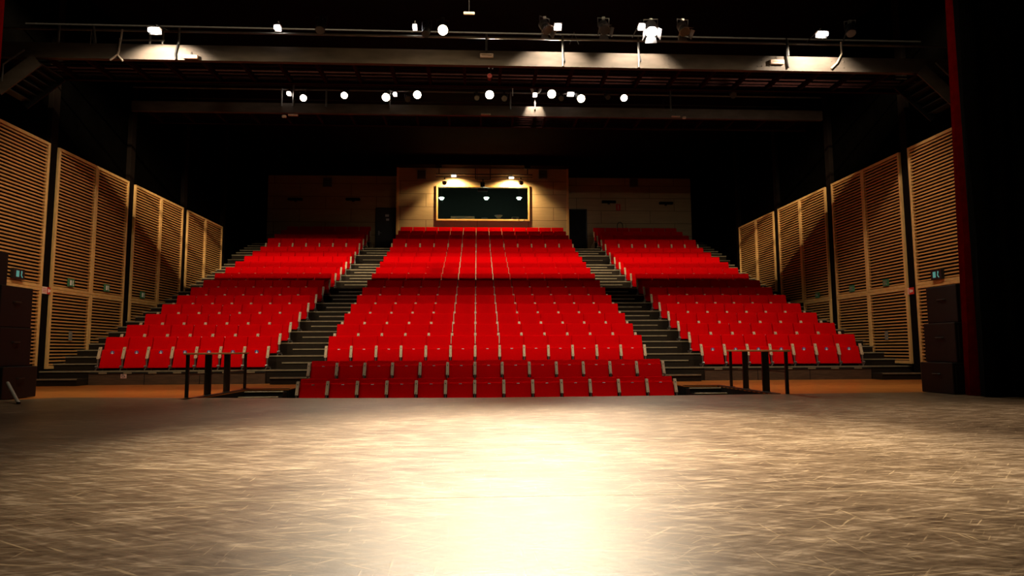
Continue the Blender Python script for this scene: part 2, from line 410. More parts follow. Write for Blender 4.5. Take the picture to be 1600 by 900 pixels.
# left door (closed, dark grey) and the black doorway on the right
d = empty('door_1', ((dl0+bl)/2, YEND, DZ0), kind='structure')
b = MB(); b.box((dl0+0.05, YEND-0.03, DZ0), (bl-0.03, YEND+0.03, DZ1-0.05), bev=0.006); rel(b.build('doorway_panel', GREYDOOR), d)
b = MB(); b.box((dl0, YEND-0.05, DZ0), (dl0+0.05, YEND+0.02, DZ1)); b.box((dl0+0.05, YEND-0.05, DZ1-0.05), (bl-0.03, YEND+0.02, DZ1)); rel(b.build('door_frame', BLACKM), d)
q = at(605, 340, YEND-0.04)
b = MB(); b.box((q.x-0.12, YEND-0.045, q.z-0.20), (q.x+0.12, YEND-0.031, q.z+0.20), bev=0.004); s = rel(b.build('door_window', LENS), d)
b = MB(); b.box((-0.09, -0.006, 0.04), (0.08, 0, 0.15)); b.box((-0.05, -0.006, -0.15), (0.09, 0, -0.05)); s2 = b.build('notice', WHITE, s, (q.x, YEND-0.045, q.z))
q = at(592, 364, YEND-0.04)
b = MB(); b.box((q.x-0.03, YEND-0.04, q.z-0.10), (q.x+0.03, YEND-0.031, q.z+0.10)); b.cyl((q.x, YEND-0.031, q.z), (q.x, YEND-0.09, q.z), 0.012); b.cyl((q.x, YEND-0.085, q.z), (q.x+0.12, YEND-0.085, q.z), 0.012)
rel(b.build('door_handle', SILVER), d)
d = empty('door_2', ((dr1+br_)/2, YEND, DZ0), kind='structure')
b = MB(); b.box((br_+0.03, YEND+0.06, DZ0), (dr1-0.05, YEND+0.12, DZ1-0.05), bev=0.006); rel(b.build('doorway_panel', BLACK), d)  # black panel stands in for the darkness of the open doorway
b = MB(); b.box((dr1-0.05, YEND-0.05, DZ0), (dr1, YEND+0.02, DZ1)); b.box((br_+0.03, YEND-0.05, DZ1-0.05), (dr1-0.05, YEND+0.02, DZ1)); rel(b.build('door_frame', BLACKM), d)

# ------------------------------------------------------------------ tiers
AL = (LI+0.02, CL-0.06); AR = (CR+0.06, RI-0.02)
OL = (WL-0.1, LO-0.05); OR = (RO+0.05, WR+0.1)
for n in range(17):
    r = empty('floor_tier', (0, TY(n), 0), kind='structure')
    y0, y1 = TY(n), (TY(n+1) if n < 16 else BY-0.02)
    z0 = 0.001 if n == 0 else T(n-1)-0.3
    z0 = max(z0, 0.001)
    spans = [(WL-0.11, WR+0.11)] if n < 15 else [(WL-0.11, AL[0]), (AL[1], AR[0]), (AR[1], WR+0.11)]
    b = MB()
    for a, c in spans: b.box((a, 0, z0), (c, y1-y0-0.001, T(n)-0.03), 0); b.box((a, 0.0, T(n)-0.03), (c, y1-y0-0.001, T(n)), 1)
    b.build('deck', [RISER, TREAD], r)
    b = MB()
    for a, c in spans: b.box((a, -0.018, T(n)-0.028), (c, -0.0005, T(n)+0.003)); b.box((a, -0.0005, T(n)+0.0003), (c, 0.035, T(n)+0.003))
    b.build('nosing', NOSE, r)
for x0, x1, cnt in ((AL[0]+0.25, AL[1]-0.0, 15), (AR[0]+0.0, AR[1]-0.25, 15), (OL[0], OL[1]-0.02, 17), (OR[0]+0.02, OR[1], 17)):
    r = empty('floor_aisle_steps', ((x0+x1)/2, YB0, 0), kind='structure')
    for n in range(cnt):
        zl = T(n-1) if n else 0.0
        zm = (zl+T(n))/2; y1 = TY(n)-0.02; y0 = TY(n)-0.44
        b = MB(); b.box((x0, y0, zl+0.004), (x1, y1, zm-0.024)); b.box((x0, y0, zm-0.024), (x1, y1, zm-0.001), 1); s = rel(b.build('step', [RISER, TREAD]), r)
        b = MB(); b.box((x0, y0-0.018, zm-0.026), (x1, y0-0.0005, zm+0.003)); b.box((x0, y0-0.0005, zm-0.0007), (x1, y0+0.035, zm+0.003))
        b.build('nosing', NOSE, s)
b = MB()
for a, c in ((AL[0]+0.001, AL[1]-0.001), (AR[0]+0.001, AR[1]-0.001)):
    b.box((a, TY(15)-0.42, T(14)+0.004), (c, YEND-0.01, DZ0-0.004), 0); b.box((a, TY(15)-0.438, DZ0-0.03), (c, TY(15)-0.421, DZ0-0.004), 1)
tag(b.build('floor_landing', [TREAD, NOSE]), kind='structure')
# front fascia under the first rows of the side blocks: joints, ledge plates
for nm, x0, x1, k0 in (('left', LO, LI, 7), ('right', RI, RO, 7)):
    b = MB(); b.box((x0-0.04, YB0-0.06, 0.001), (x1+0.04, YB0-0.02, 0.245)); b.box((x0-0.04, YB0-0.07, 0.245), (x1+0.04, YB0-0.0195, 0.285), 1)
    for q in (0.31, 0.63): b.box((x0+(x1-x0)*q-0.006, YB0-0.064, 0.002), (x0+(x1-x0)*q+0.006, YB0-0.06, 0.243), 2)
    pitch = (x1-x0)/7
    for k in range(7): b.box((x0+pitch*(k+0.33), YB0-0.075, 0.25), (x0+pitch*(k+0.66), YB0-0.07, 0.28), 3)
    tag(b.build('baseboard_'+nm, [mat('fascia_ply', (0.075, 0.042, 0.022), 0.55, var=0.3, scale=5, stretch=(1, 1, 6)), BLACKM, BLACK, NOSE]), kind='structure')
# wheelchair sign on the left fascia
q = at(193, 587, YB0-0.065)
s = empty('wheelchair_sign', (q.x, YB0-0.06, q.z-0.06), 'small square pale wheelchair sign on the dark riser below left front seats', 'sign')
b = MB(); b.box((-0.065, -0.006, 0), (0.065, -0.0005, 0.13), bev=0.002); b.build('sign_plate', mat('pink_white_enamel', (0.70, 0.45, 0.38), 0.4), s)
b = MB()
pts = [(0.03*math.cos(R(a))-0.005, -0.008, 0.05+0.03*math.sin(R(a))) for a in range(110, 400, 20)]
b.tube(pts, 0.005, 6); b.tube([(-0.01, -0.008, 0.095), (-0.008, -0.008, 0.06), (0.02, -0.008, 0.06), (0.035, -0.008, 0.025), (0.045, -0.008, 0.03)], 0.006, 6); b.cyl((-0.012, -0.006, 0.112), (-0.012, -0.012, 0.112), 0.010)
b.build('wheelchair_symbol', mat('dark_symbol_ink', (0.05, 0.03, 0.03), 0.5), s)

# ------------------------------------------------------------------ seats
def seat_parts(w, low=False):
    """meshes of one tip-up seat; origin on the deck under the top edge of the back, facing -Y"""
    H = 0.58 if low else 0.772
    st = 0.475 if not low else 0.485          # top of the folded seat pan
    sb = 0.05 if not low else 0.10
    hw = w/2-0.012
    P_ = {}
    b = MB(); zc = 0.33
    vs = b.box((-hw, -0.035, zc), (hw, 0.035, H), 0, bev=0.018, seg=2)
    for v in vs:
        t = (H-v.co.z)/(H-0.05); v.co.y -= 0.17*t
        if v.co.z > H-0.03 and abs(v.co.x) > hw-0.03: v.co.z -= 0.006
    P_['backrest'] = b.mesh('backrest', RED)
    b = MB(); vs = b.box((-hw+0.018, -0.05, sb), (hw-0.018, 0.045, st), 0, bev=0.022, seg=2)
    for v in vs:
        t = (H-v.co.z)/(H-0.05); v.co.y -= 0.075+0.19*t
    P_['seat'] = b.mesh('seat', RED)
    b = MB(); zt = 0.535; zb = 0.262
    vs = b.box((-0.030, -0.045, zb), (0.030, 0.0, zt), 0, bev=0.010, seg=2)
    b.box((-0.008, -0.048, zt-0.075), (0.008, -0.044, zt-0.055), 1)
    b.box((-0.006, -0.048, zb+0.035), (0.006, -0.044, zb+0.047), 1)
    for v in b.bm.verts:
        t = (H-v.co.z)/(H-0.05); v.co.y -= 0.12+0.22*t if not low else 0.13+0.2*t
    P_['armrest'] = b.mesh('armrest', [BEECH, BLACKM])
    b = MB()
    b.box((-0.012, -0.315, 0.06), (0.012, -0.285, 0.285), 0, bev=0.003)
    b.box((-0.012, -0.36, 0.03), (0.012, -0.10, 0.065), 0, bev=0.003)
    b.cyl((-0.03, -0.335, 0.085), (0.03, -0.335, 0.085), 0.028, n=10)
    b.cyl((-0.018, -0.34, 0.0), (-0.018, -0.34, 0.03), 0.016, n=8); b.cyl((0.018, -0.12, 0.0), (0.018, -0.12, 0.03), 0.016, n=8)
    P_['pedestal'] = b.mesh('pedestal', STEEL)
    return P_
def plate_mesh(kind):
    b = MB()
    if kind == 'small': b.box((-0.028, -0.004, -0.008), (0.028, 0.001, 0.008), bev=0.003)
    else:
        b.cyl((0, 0.002, 0), (0, -0.004, 0), 0.045, n=16, mi=1)
        b.box((-0.02, -0.006, -0.034), (0.022, -0.003, 0.002), 0, bev=0.003); b.cyl((0, -0.0035, 0.018), (0, -0.0065, 0.018), 0.012, n=10, mi=0)
    return b.mesh('number_plate', [WHITE, BLUE])
PM = {'small': plate_mesh('small'), 'large': plate_mesh('large')}
PROTO = {}
def get_proto(key, w, low, plate):
    if key in PROTO: return PROTO[key]
    pm = seat_parts(w, low)
    def mk(nm, me, loc=(0, 0, 0), parent=None):
        o = bpy.data.objects.new(nm, me); o.location = loc; o.parent = parent; return o
    PROTO[key] = (pm, plate, w, low); return PROTO[key]
def link(nm, me, parent, loc=(0, 0, 0)):
    o = bpy.data.objects.new(nm, me); COL.objects.link(o); o.parent = parent; o.location = loc; return o
firsts = {}
def place_seat(key, w, low, plate, x, y, z, label, group, last, tilt=0.0):
    pm = get_proto(key, w, low, plate)[0]
    k2 = (key, last)
    if k2 not in firsts:
        r = empty('theatre_seat', (x, y, z))
        link('backrest', pm['backrest'], r)
        se = link('seat', pm['seat'], r)
        H = 0.58 if low else 0.772; zp = (0.452 if plate == 'small' else 0.405) if not low else 0.462
        t = (H-zp)/(H-0.05)
        link('number_plate', PM[plate], se, (0, -0.075-0.19*t-0.052, zp))
        for sx in ((-w/2, w/2) if last else (-w/2,)):
            link('armrest', pm['armrest'], r, (sx, 0, 0)); link('pedestal', pm['pedestal'], r, (sx, 0, 0))
        firsts[k2] = r
        bpy.context.view_layer.update(); children_index(r)
    else:
        r = copy_tree(firsts[k2]); r.location = (x, y, z)
    tag(r, label, 'seat', group)
    return r
CEN = [(13.42, -0.393, True, 0), (14.254, -0.05, True, 1)]
far = []
CNUM = ORD
for i, (y, z, low, ri) in enumerate(CEN):
    for k in range(13):
        place_seat('low', P, True, 'small', CL+P*(k+0.5), y, z,
            'red tip-up seat, %s from left in the %s' % (ORD[k], ['sunken front row at the stage edge', 'second sunken row'][i]),
            'seats in the two sunken front rows', k == 12)
    b = MB(); b.box((CL-0.08, y-0.50, z-0.6 if z-0.6 > -1.09 else -1.09), (CR+0.08, y+(0.325 if i == 0 else 0.55), z-0.001))
    tag(b.build('floor_sunken_tier', RISER), kind='structure')
def rowY(n): return 15.825+DR*n
YO = -0.0
for n in range(17):
    y, z = rowY(n), T(n)+0.003
    for blk, x0, x1, cnt in (('left', LO, LI, 7), ('centre', CL, CR, 13), ('right', RI, RO, 7)):
        w = (x1-x0)/cnt
        for k in range(cnt):
            x = x0+w*(k+0.5)
            if n >= 10: far.append((blk, w, x, y, z, k == cnt-1)); continue
            pl = 'large' if (blk != 'centre' and n == 0) else 'small'
            if blk == 'centre': lab = 'red tip-up seat, %s from left in the %s row of centre block' % (ORD[k], ORD[n+2])
            elif blk == 'left': lab = 'red tip-up seat, %s from left in the %s row of left block' % (ORD[k], ORD[n])
            else: lab = 'red tip-up seat, %s from left in the %s row of right block' % (ORD[k], ORD[n])
            place_seat(blk+pl, w, False, pl, x, y, z, lab, 'raised rows of the %s seating block' % blk, k == cnt-1)
# the rows at the back, past the 300 nearest seats: one object
b = bmesh.new()
for blk, w, x, y, z, last in far:
    pm = get_proto(blk+'small', w, False, 'small')[0]
    for nm, mi in (('backrest', 0), ('seat', 0), ('armrest', 1), ('pedestal', 2)):
        for sx in ((0,) if nm in ('backrest', 'seat') else ((-w/2, w/2) if last else (-w/2,))):
            n0 = len(b.verts); f0 = len(b.faces)
            b.from_mesh(pm[nm]); b.verts.ensure_lookup_table(); b.faces.ensure_lookup_table()
            for v in b.verts[n0:]: v.co += Vector((x+sx, y, z))
            for f in b.faces[f0:]: f.material_index = mi
me = bpy.data.meshes.new('theatre_seats_rear'); b.to_mesh(me); b.free()
for m in (RED, BEECH, STEEL): me.materials.append(m)
o = bpy.data.objects.new('rear_theatre_seats', me); COL.objects.link(o)
tag(o, 'rearmost seven rows of red tip-up seats climbing to the back wall', 'seats', None, 'stuff')

# ------------------------------------------------------------------ slatted wall panels
def panel(side, y0, y1, z0, z1, label, group, double=False):
    X = WL if side < 0 else WR
    inx = 1 if side < 0 else -1          # direction into the room
    r = empty('slatted_wall_panel', (X, (y0+y1)/2, z0), label, 'wall panel', group)
    fwid = 0.068
    def bx(b, ya, yb, za, zb, xa, xb, bev=0.0):
        p, q = sorted((xa*inx, xb*inx)); b.box((p, ya-(y0+y1)/2, za-z0), (q, yb-(y0+y1)/2, zb-z0), bev=bev)
    b = MB()
    bx(b, y0, y0+fwid, z0, z1, -0.04, 0.03, 0.004); bx(b, y1-fwid, y1, z0, z1, -0.04, 0.03, 0.004)
    bx(b, y0+fwid, y1-fwid, z1-fwid, z1, -0.04, 0.03, 0.004); bx(b, y0+fwid, y1-fwid, z0, z0+fwid, -0.04, 0.03, 0.004)
    b.build('frame', FRAME, r)
    b = MB(); n = round((z1-z0-2*fwid)/0.0775); pz = (z1-z0-2*fwid)/n
    for k in range(n):
        za = z0+fwid+pz*(k+0.22); bx(b, y0+fwid, y1-fwid, za, za+pz*0.42, -0.02, 0.016)
    b.build('slats', SLAT, r)
    b = MB(); bx(b, y0+fwid, y1-fwid, z0+fwid, z1-fwid, -0.075, -0.05); b.build('backing', BACKING, r)
    return r
ZM, ZT = 1.454+CH, 4.78+CH
bays = [(15.51, 17.07, 18.61), (18.95, 20.52, 22.03), (22.37, 23.85, 25.40)]
words = ['nearest', 'second', 'third', 'fourth', 'fifth', 'sixth', 'farthest']
for side in (-1, 1):
    nm = 'left' if side < 0 else 'right'
    dy = 0 if side < 0 else -0.36
    panel(side, 12.3, 15.19+dy, ZM, ZT, 'tall single slatted pine panel nearest the stage on %s wall' % nm, 'upper slatted panels of the %s wall' % nm)
    panel(side, 13.1, 15.19+dy, 0.01, ZM-0.004, 'low slatted pine door panel behind speakers on %s wall' % nm, 'lower slatted panels of the %s wall' % nm)
    i = 1
    for (a, m, c) in bays:
        for (p, q) in ((a, m-0.002), (m+0.002, c)):
            panel(side, p+dy, q+dy, ZM+0.002, ZT, 'tall upper slatted pine panel on %s wall, %s from the stage' % (nm, ORD[i]), 'upper slatted panels of the %s wall' % nm)
            zt = T(max(0, int((p+dy-YB0)/DR)))
            if zt < ZM-0.3:
                panel(side, p+dy, q+dy, 0.36, ZM-0.004, 'low slatted pine panel above the steps on %s wall, %s from the stage' % (nm, ORD[i]), 'lower slatted panels of the %s wall' % nm)
            i += 1
    X = WL if side < 0 else WR
    for yy in (15.35, 18.78, 22.20, 25.58, 12.15):
        b = MB(); yy += dy
        b.box((min(X-side*-0.0, X+side*0.119), yy-0.13, 0.0), (max(X, X+side*0.119), yy+0.13, 9.74), bev=0.01)
        tag(b.build('trim_4', COLUMN), kind='structure')

# ------------------------------------------------------------------ small wall fittings
def on_wall(u, v, side, off=0.03):
    X = (WL+off) if side < 0 else (WR-off)
    r = Fv + (u-800)/FPX*R2 - (v-450)/FPX*U2
    k = X/r.x
    return Vector((X, r.y*k, r.z*k+CH))
def fire_sign(u, v, side, label):
    q = on_wall(u, v, side, 0.0)
    s = empty('fire_sign', (q.x-side*0.002, q.y, q.z-0.08), label, 'sign', rz=(R(90) if side < 0 else R(-90)))
    b = MB(); b.box((-0.17, -0.008, 0), (-0.005, 0, 0.16)); b.build('text_plate', mat('cream_sign_enamel', (0.75, 0.55, 0.45), 0.4), s)
    b = MB(); b.box((0.0, -0.008, 0), (0.17, 0, 0.16)); f = b.build('symbol_plate', SIGNRED, s)
    b = MB(); b.box((0.03, -0.011, 0.04), (0.07, -0.008, 0.12)); b.cyl((0.11, -0.008, 0.08), (0.11, -0.011, 0.08), 0.03, n=14); b.build('pictogram', WHITE, f)
    b = MB()
    for k in range(3): b.box((-0.15, -0.010, 0.04+0.035*k), (-0.03, -0.008, 0.052+0.035*k))
    b.build('text_lines', SIGNRED, s)
fire_sign(73, 454, -1, 'small red and white sign on dark column of left wall')
fire_sign(1421, 455, 1, 'small red and white sign on dark column of right wall')
def wallplate(u, v, side, w, h, m, label, name, cat, sym=None, lit=None, group=None, depth=0.03):
    q = on_wall(u, v, side, 0.032)
    s = empty(name, (q.x, q.y, q.z-h/2), label, cat, group, rz=(R(90) if side < 0 else R(-90)))
    b = MB(); b.box((-w/2, -depth, 0), (w/2, 0, h), bev=0.004); p = b.build('housing', m, s)
    if sym:
        b = MB(); b.box((-w*0.28, -depth-0.004, h*0.2), (-w*0.02, -depth, h*0.8)); b.build('arrow_field', sym, s)
        b = MB(); b.cyl((w*0.2, -depth, h*0.72), (w*0.2, -depth-0.004, h*0.72), h*0.1, n=10); b.tube([(w*0.2, -depth-0.003, h*0.62), (w*0.16, -depth-0.003, h*0.4), (w*0.28, -depth-0.003, h*0.18)], h*0.05, 6)
        b.build('running_figure', sym, s)
    return s
G = 'green exit plates on the left slatted wall'
wallplate(110, 442, -1, 0.24, 0.20, SIGNGREEN, 'unlit green exit plate on second upper panel of left wall', 'exit_sign', 'sign', WHITE, group=G)
wallplate(166, 450, -1, 0.24, 0.20, SIGNGREEN, 'unlit green exit plate on third upper panel of left wall', 'exit_sign', 'sign', WHITE, group=G)
wallplate(222, 461, -1, 0.24, 0.20, SIGNGREEN, 'unlit green exit plate on fourth upper panel of left wall', 'exit_sign', 'sign', WHITE, group=G)
G = 'green exit plates on the right slatted wall'
wallplate(1385, 442, 1, 0.22, 0.18, SIGNGREEN, 'dim green exit plate on second upper panel of right wall', 'exit_sign', 'sign', GREYP, group=G)
wallplate(1332, 451, 1, 0.22, 0.18, SIGNGREEN, 'dim green exit plate on third upper panel of right wall', 'exit_sign', 'sign', GREYP, group=G)
wallplate(1278, 461, 1, 0.22, 0.18, SIGNGREEN, 'dim green exit plate on fourth upper panel of right wall', 'exit_sign', 'sign', GREYP, group=G)
wallplate(25, 428, -1, 0.34, 0.22, BLACKM, 'black exit light with faint teal panel on left wall above speakers', 'exit_light', 'light', GLOWX, depth=0.07)
wallplate(1467, 429, 1, 0.34, 0.22, BLACKM, 'black exit light with faint teal panel on right wall above speakers', 'exit_light', 'light', GLOWX, depth=0.07)
wallplate(109, 525, -1, 0.10, 0.22, GREYP, 'small grey socket plate low on the left slatted wall', 'wall_socket', 'socket')
wallplate(1386, 524, 1, 0.10, 0.22, GREYP, 'small grey socket plate low on the right slatted wall', 'wall_socket', 'socket')

# rear wall fittings
for i, (u, v, Y) in enumerate(((659, 273, BY), (848, 273, BY), (512, 285, YEND), (990, 286, YEND))):
    q = at(u, v, Y-0.01)
    lab = ['grey vent cabinet high on booth wall, left of the window', 'grey vent cabinet high on booth wall, right of the window', 'grey vent cabinet high on the dim rear wall at left', 'grey vent cabinet high on the dim rear wall at right'][i]
    s = empty('wall_vent', (q.x, Y, q.z-0.22), lab, 'vent', 'vent cabinets on the rear walls')
    b = MB(); b.box((-0.21, -0.08, 0), (0.21, -0.022 if Y == BY else -0.001, 0.44), bev=0.01); b.build('housing', GREYP, s)
    b = MB()
    for k in range(7): b.box((-0.15, -0.09, 0.06+0.05*k), (0.15, -0.08, 0.085+0.05*k))
    b.box((-0.17, -0.088, 0.04), (-0.155, -0.08, 0.40)); b.box((0.155, -0.088, 0.04), (0.17, -0.08, 0.40))
    b.build('grille', BLACKM, s)
for i, (u, v) in enumerate(((462, 312), (552, 312), (951, 316), (1040, 318))):
    q = at(u, v, YEND-0.01)
    s = empty('wall_lamp', (q.x, YEND, q.z), ['long dark unlit wall lamp, outermost on the rear wall at left', 'long dark unlit wall lamp beside the grey door at left', 'long dark unlit wall lamp beside the black doorway at right', 'long dark unlit wall lamp, outermost on the rear wall at right'][i], 'wall lamp', 'unlit lamps on the rear wall')
    b = MB(); b.box((-0.34, -0.14, -0.06), (0.34, -0.04, 0.06), bev=0.02); b.build('lamp_body', COLUMN, s)
    b = MB(); b.box((-0.05, -0.05, -0.11), (0.05, -0.001, 0.04)); b.build('bracket', BLACKM, s)
q = at(966, 324, YEND-0.01)
s = empty('fire_alarm_sign', (q.x, YEND-0.002, q.z-0.16), 'small red notice on the dim rear wall at right', 'sign')
b = MB(); b.box((-0.11, -0.01, 0), (0.11, 0, 0.32)); b.build('sign_plate', SIGNRED, s)
b = MB(); b.box((-0.02, -0.013, 0.05), (0.02, -0.01, 0.27)); b.build('sign_symbol', PLATE, s)
# hoop-backed stool behind the right block
q = at(968, 352, 30.45)
s = empty('hoop_chair', (q.x, 30.2, T(16)+0.004), 'dark hoop-backed chair standing behind the right block top row', 'chair')
b = MB(); b.cyl((0, 0, 0.44), (0, 0, 0.48), 0.19, n=20); b.build('seat', BLACKM, s)
b = MB(); zc = q.z-(T(16)+0.004)
b.tube([(0.13*math.cos(R(a)), 0.16, zc-0.05+0.18*math.sin(R(a))) for a in range(0, 181, 15)], 0.018, 6); b.tube([(-0.13, 0.16, zc-0.05), (-0.13, 0.12, 0.46)], 0.016, 6); b.tube([(0.13, 0.16, zc-0.05), (0.13, 0.12, 0.46)], 0.016, 6)
b.build('backrest', BLACKM, s)
for sx, sy in ((1, 1), (1, -1), (-1, 1), (-1, -1)):
    b = MB(); b.cyl((sx*0.12, sy*0.12, 0.445), (sx*0.17, sy*0.17, 0.0), 0.013, n=8); b.build('leg', BLACKM, s)

# booth lamps and gear inside the window
for i, (u, v) in enumerate(((690, 309), (760, 309), (811, 309))):
    q = at(u, v, BY+0.9)
    s = empty('pendant_lamp', tuple(q), ['lit green-white lamp inside the booth, left end of window', 'lit green-white lamp inside the booth, middle of window', 'lit green-white lamp inside the booth, right end of window'][i], 'lamp', 'lamps inside the control booth')
    b = MB(); b.cyl((0, 0, 0.0), (0, 0, -0.10), 0.12, 0.05, n=20); b.build('bulb', GLOWG, s)
    b = MB(); b.cyl((0, 0, 0.0), (0, 0, 0.03), 0.15, 0.10, n=20); b.cyl((0, 0, 0.03), (0, 0, ztop_b-q.z-0.01), 0.008, n=6); b.build('shade', GREYP, s)
    point('booth_bulb', q+Vector((0, -0.1, -0.2)), 9.0, (0.75, 1.0, 0.82), 0.06, s)
b = MB(); b.box((bl+0.2, BY+0.16, wz0+0.02), (br_-0.2, BY+0.9, wz0+0.07)); 
for x in (bl+0.3, 0.3, br_-0.35): b.box((x, BY+0.25, wz0-0.79), (x+0.06, BY+0.85, wz0))
tag(b.build('control_desk', mat('dark_desk_laminate', (0.05, 0.045, 0.04), 0.5)), 'long dark control desk inside the booth under the window', 'desk')
q = at(723, 338, BY+0.35); zd = wz0+0.072
s = empty('mixing_console', (q.x, BY+0.31, zd), 'long low pale console on the desk behind booth window', 'console')
b = MB(); vs = b.box((-0.56, -0.12, 0), (0.56, 0.2, 0.12), bev=0.008)
b.build('casing', WHITE, s)
b = MB()
for k in range(14): b.box((-0.5+0.075*k, -0.10, 0.12), (-0.47+0.075*k, 0.16, 0.13))
b.build('fader_strips', GREYP, s)
q = at(779, 337, BY+0.35)
s = empty('desk_lamp', (q.x, BY+0.37, zd), 'white flared desk lamp right of centre behind booth window', 'lamp')
b = MB(); b.cyl((0, 0, 0.08), (0, 0, 0.20), 0.09, 0.20, n=20); b.build('lamp_shade', WHITE, s, smooth=False)
b = MB(); b.cyl((0, 0, 0), (0, 0, 0.02), 0.08, n=16); b.cyl((0, 0, 0.02), (0, 0, 0.08), 0.012); b.build('base', GREYP, s)
q = at(805, 338, BY+0.35)
s = empty('tape_machine', (q.x, BY+0.37, zd), 'small grey device on the desk at right of booth window', 'device')
b = MB(); b.box((-0.17, -0.1, 0), (0.17, 0.12, 0.12), bev=0.008); b.build('casing', mat('beige_device_plastic', (0.40, 0.28, 0.18), 0.5), s)
b = MB(); b.box((-0.12, -0.104, 0.03), (0.05, -0.1, 0.09)); b.build('display', LENS, s)
q = at(757, 340, BY+0.35)
s = empty('keyboard_tray', (q.x, BY+0.28, zd), 'small flat grey unit on desk in middle of booth window', 'device')
b = MB(); b.box((-0.15, -0.08, 0), (0.15, 0.08, 0.05), bev=0.006); b.build('casing', GREYP, s)
b = MB()
for k in range(6): b.box((-0.13+0.045*k, -0.06, 0.05), (-0.10+0.045*k, 0.05, 0.06))
b.build('keys', WHITE, s)
# cable loop hanging off the sill
q = at(815, 344, BY-0.1)
b = MB(); b.tube([(q.x+0.13*math.cos(R(a)), BY-0.085, q.z+0.02+0.10*math.sin(R(a))) for a in range(-200, 30, 12)]+[(q.x+0.12, BY-0.085, wz0+0.005)], 0.012, 6)
tag(b.build('cable_loop', BLACKM), 'black cable loop hanging over the booth window sill at right', 'cable')

# pipe rig over the booth window
Yp = BY-0.45
a0, a1 = at(681, 272, Yp), at(832, 274, Yp)
zc = ztop_b
s = empty('booth_lighting_rig', (0, Yp, a0.z), 'black pipe rig hanging over the booth window', 'pipe rig')
b = MB(); b.cyl((a0.x, 0, 0), (a1.x, 0, 0), 0.03); b.cyl((a0.x, 0.0, -0.13), (a1.x, 0, -0.13), 0.02); b.build('rail', BLACKM, s)
for u in (686, 743, 766, 824):
    x = at(u, 270, Yp).x
    b = MB(); b.cyl((x, 0, 0.0 if u in (686, 824) else -0.22), (x, 0, 9.74-a0.z if False else zc-a0.z), 0.022); 
    if u in (686, 824): b.box((x-0.14, -0.06, zc-a0.z-0.14), (x+0.14, 0.06, zc-a0.z-0.001))
    b.build('drop_pipe', BLACKM, s)
x0, x1 = at(743, 270, Yp).x, at(766, 270, Yp).x
b = MB(); b.cyl((x0-0.02, 0, -0.22), (x1+0.02, 0, -0.22), 0.022); b.cyl(((x0+x1)/2, 0, -0.22), ((x0+x1)/2, 0, -0.42), 0.03); b.build('bracket', BLACKM, s)

# ------------------------------------------------------------------ stage lamps
def lamp(name, loc, aim, label, group, pipe=None, size=0.11, length=0.30, lens=GLOWW, bodymat=BLACKM, hang=0.28, up=True, barn=False, power=0, cone=50, col=WARM, blend=0.7):
    """theatre lantern: housing, lens, yoke, clamp; origin at its clamp point on the pipe"""
    loc = Vector(loc); aim = Vector(aim)
    root = empty(name, tuple(loc+Vector((0, 0, hang if up else -hang))), label, 'stage lamp', group)
    c0 = Vector((0, 0, -hang if up else hang))
    dr = (aim-loc).normalized()
    rt = dr.cross(Vector((0, 0, 1))).normalized()
    b = MB(); b.cyl(c0-dr*length, c0-dr*length*0.35, size*0.62, size*0.95, n=20); b.cyl(c0-dr*length*0.35, c0, size*0.95, size*1.06, n=20); b.cyl(c0-dr*length*1.1, c0-dr*length, size*0.3, size*0.62, n=20)
    for k in range(3): b.cyl(c0-dr*length*(0.45+0.15*k), c0-dr*length*(0.49+0.15*k), size*1.02, n=20)
    h = b.build('housing', bodymat, root)
    b = MB(); b.cyl(c0+dr*0.002, c0+dr*0.012, size*0.96, n=24); b.build('lens', lens, root)
    m = c0-dr*length*0.5
    b = MB(); z = 1 if up else -1
    b.tube([m+rt*size*1.12, m+rt*size*1.2+Vector((0, 0, z*hang*0.65)), m-rt*size*1.2+Vector((0, 0, z*hang*0.65)), m-rt*size*1.12], 0.012, 6); b.build('yoke', bodymat, root)
    b = MB(); b.box((m.x-0.03, m.y-0.03, -0.05), (m.x+0.03, m.y+0.03, 0.04)) if up else b.box((m.x-0.03, m.y-0.03, -0.04), (m.x+0.03, m.y+0.03, 0.05)); 
    if pipe: b.cyl((m.x, m.y, 0.0), (m.x, pipe[0]-root.location.y, pipe[1]-root.location.z), 0.014, n=8)
    b.build('clamp', bodymat, root)
    if barn:
        for sx, ax in ((1, rt), (-1, -rt), (1, dr.cross(rt)), (-1, -dr.cross(rt))):
            b = MB(); tdir = ax.cross(dr).normalized(); o0 = c0+ax*size*1.0
            w = size*0.8
            vs = [b.bm.verts.new(o0+tdir*w), b.bm.verts.new(o0-tdir*w), b.bm.verts.new(o0-tdir*w*1.25+ax*size*0.5+dr*size*0.9), b.bm.verts.new(o0+tdir*w*1.25+ax*size*0.5+dr*size*0.9)]
            vs2 = [b.bm.verts.new(v.co+ax*0.006) for v in vs]
            b.bm.faces.new(vs); b.bm.faces.new(vs2[::-1])
            for i in range(4): b.bm.faces.new((vs[i], vs[(i+1) % 4], vs2[(i+1) % 4], vs2[i]))
            b.build('barn_door', bodymat, root)
    if power: spot('lamp_beam', loc+dr*0.05, aim, power, cone, blend, (1.0, 0.83, 0.60), 0.09, root)
    return root
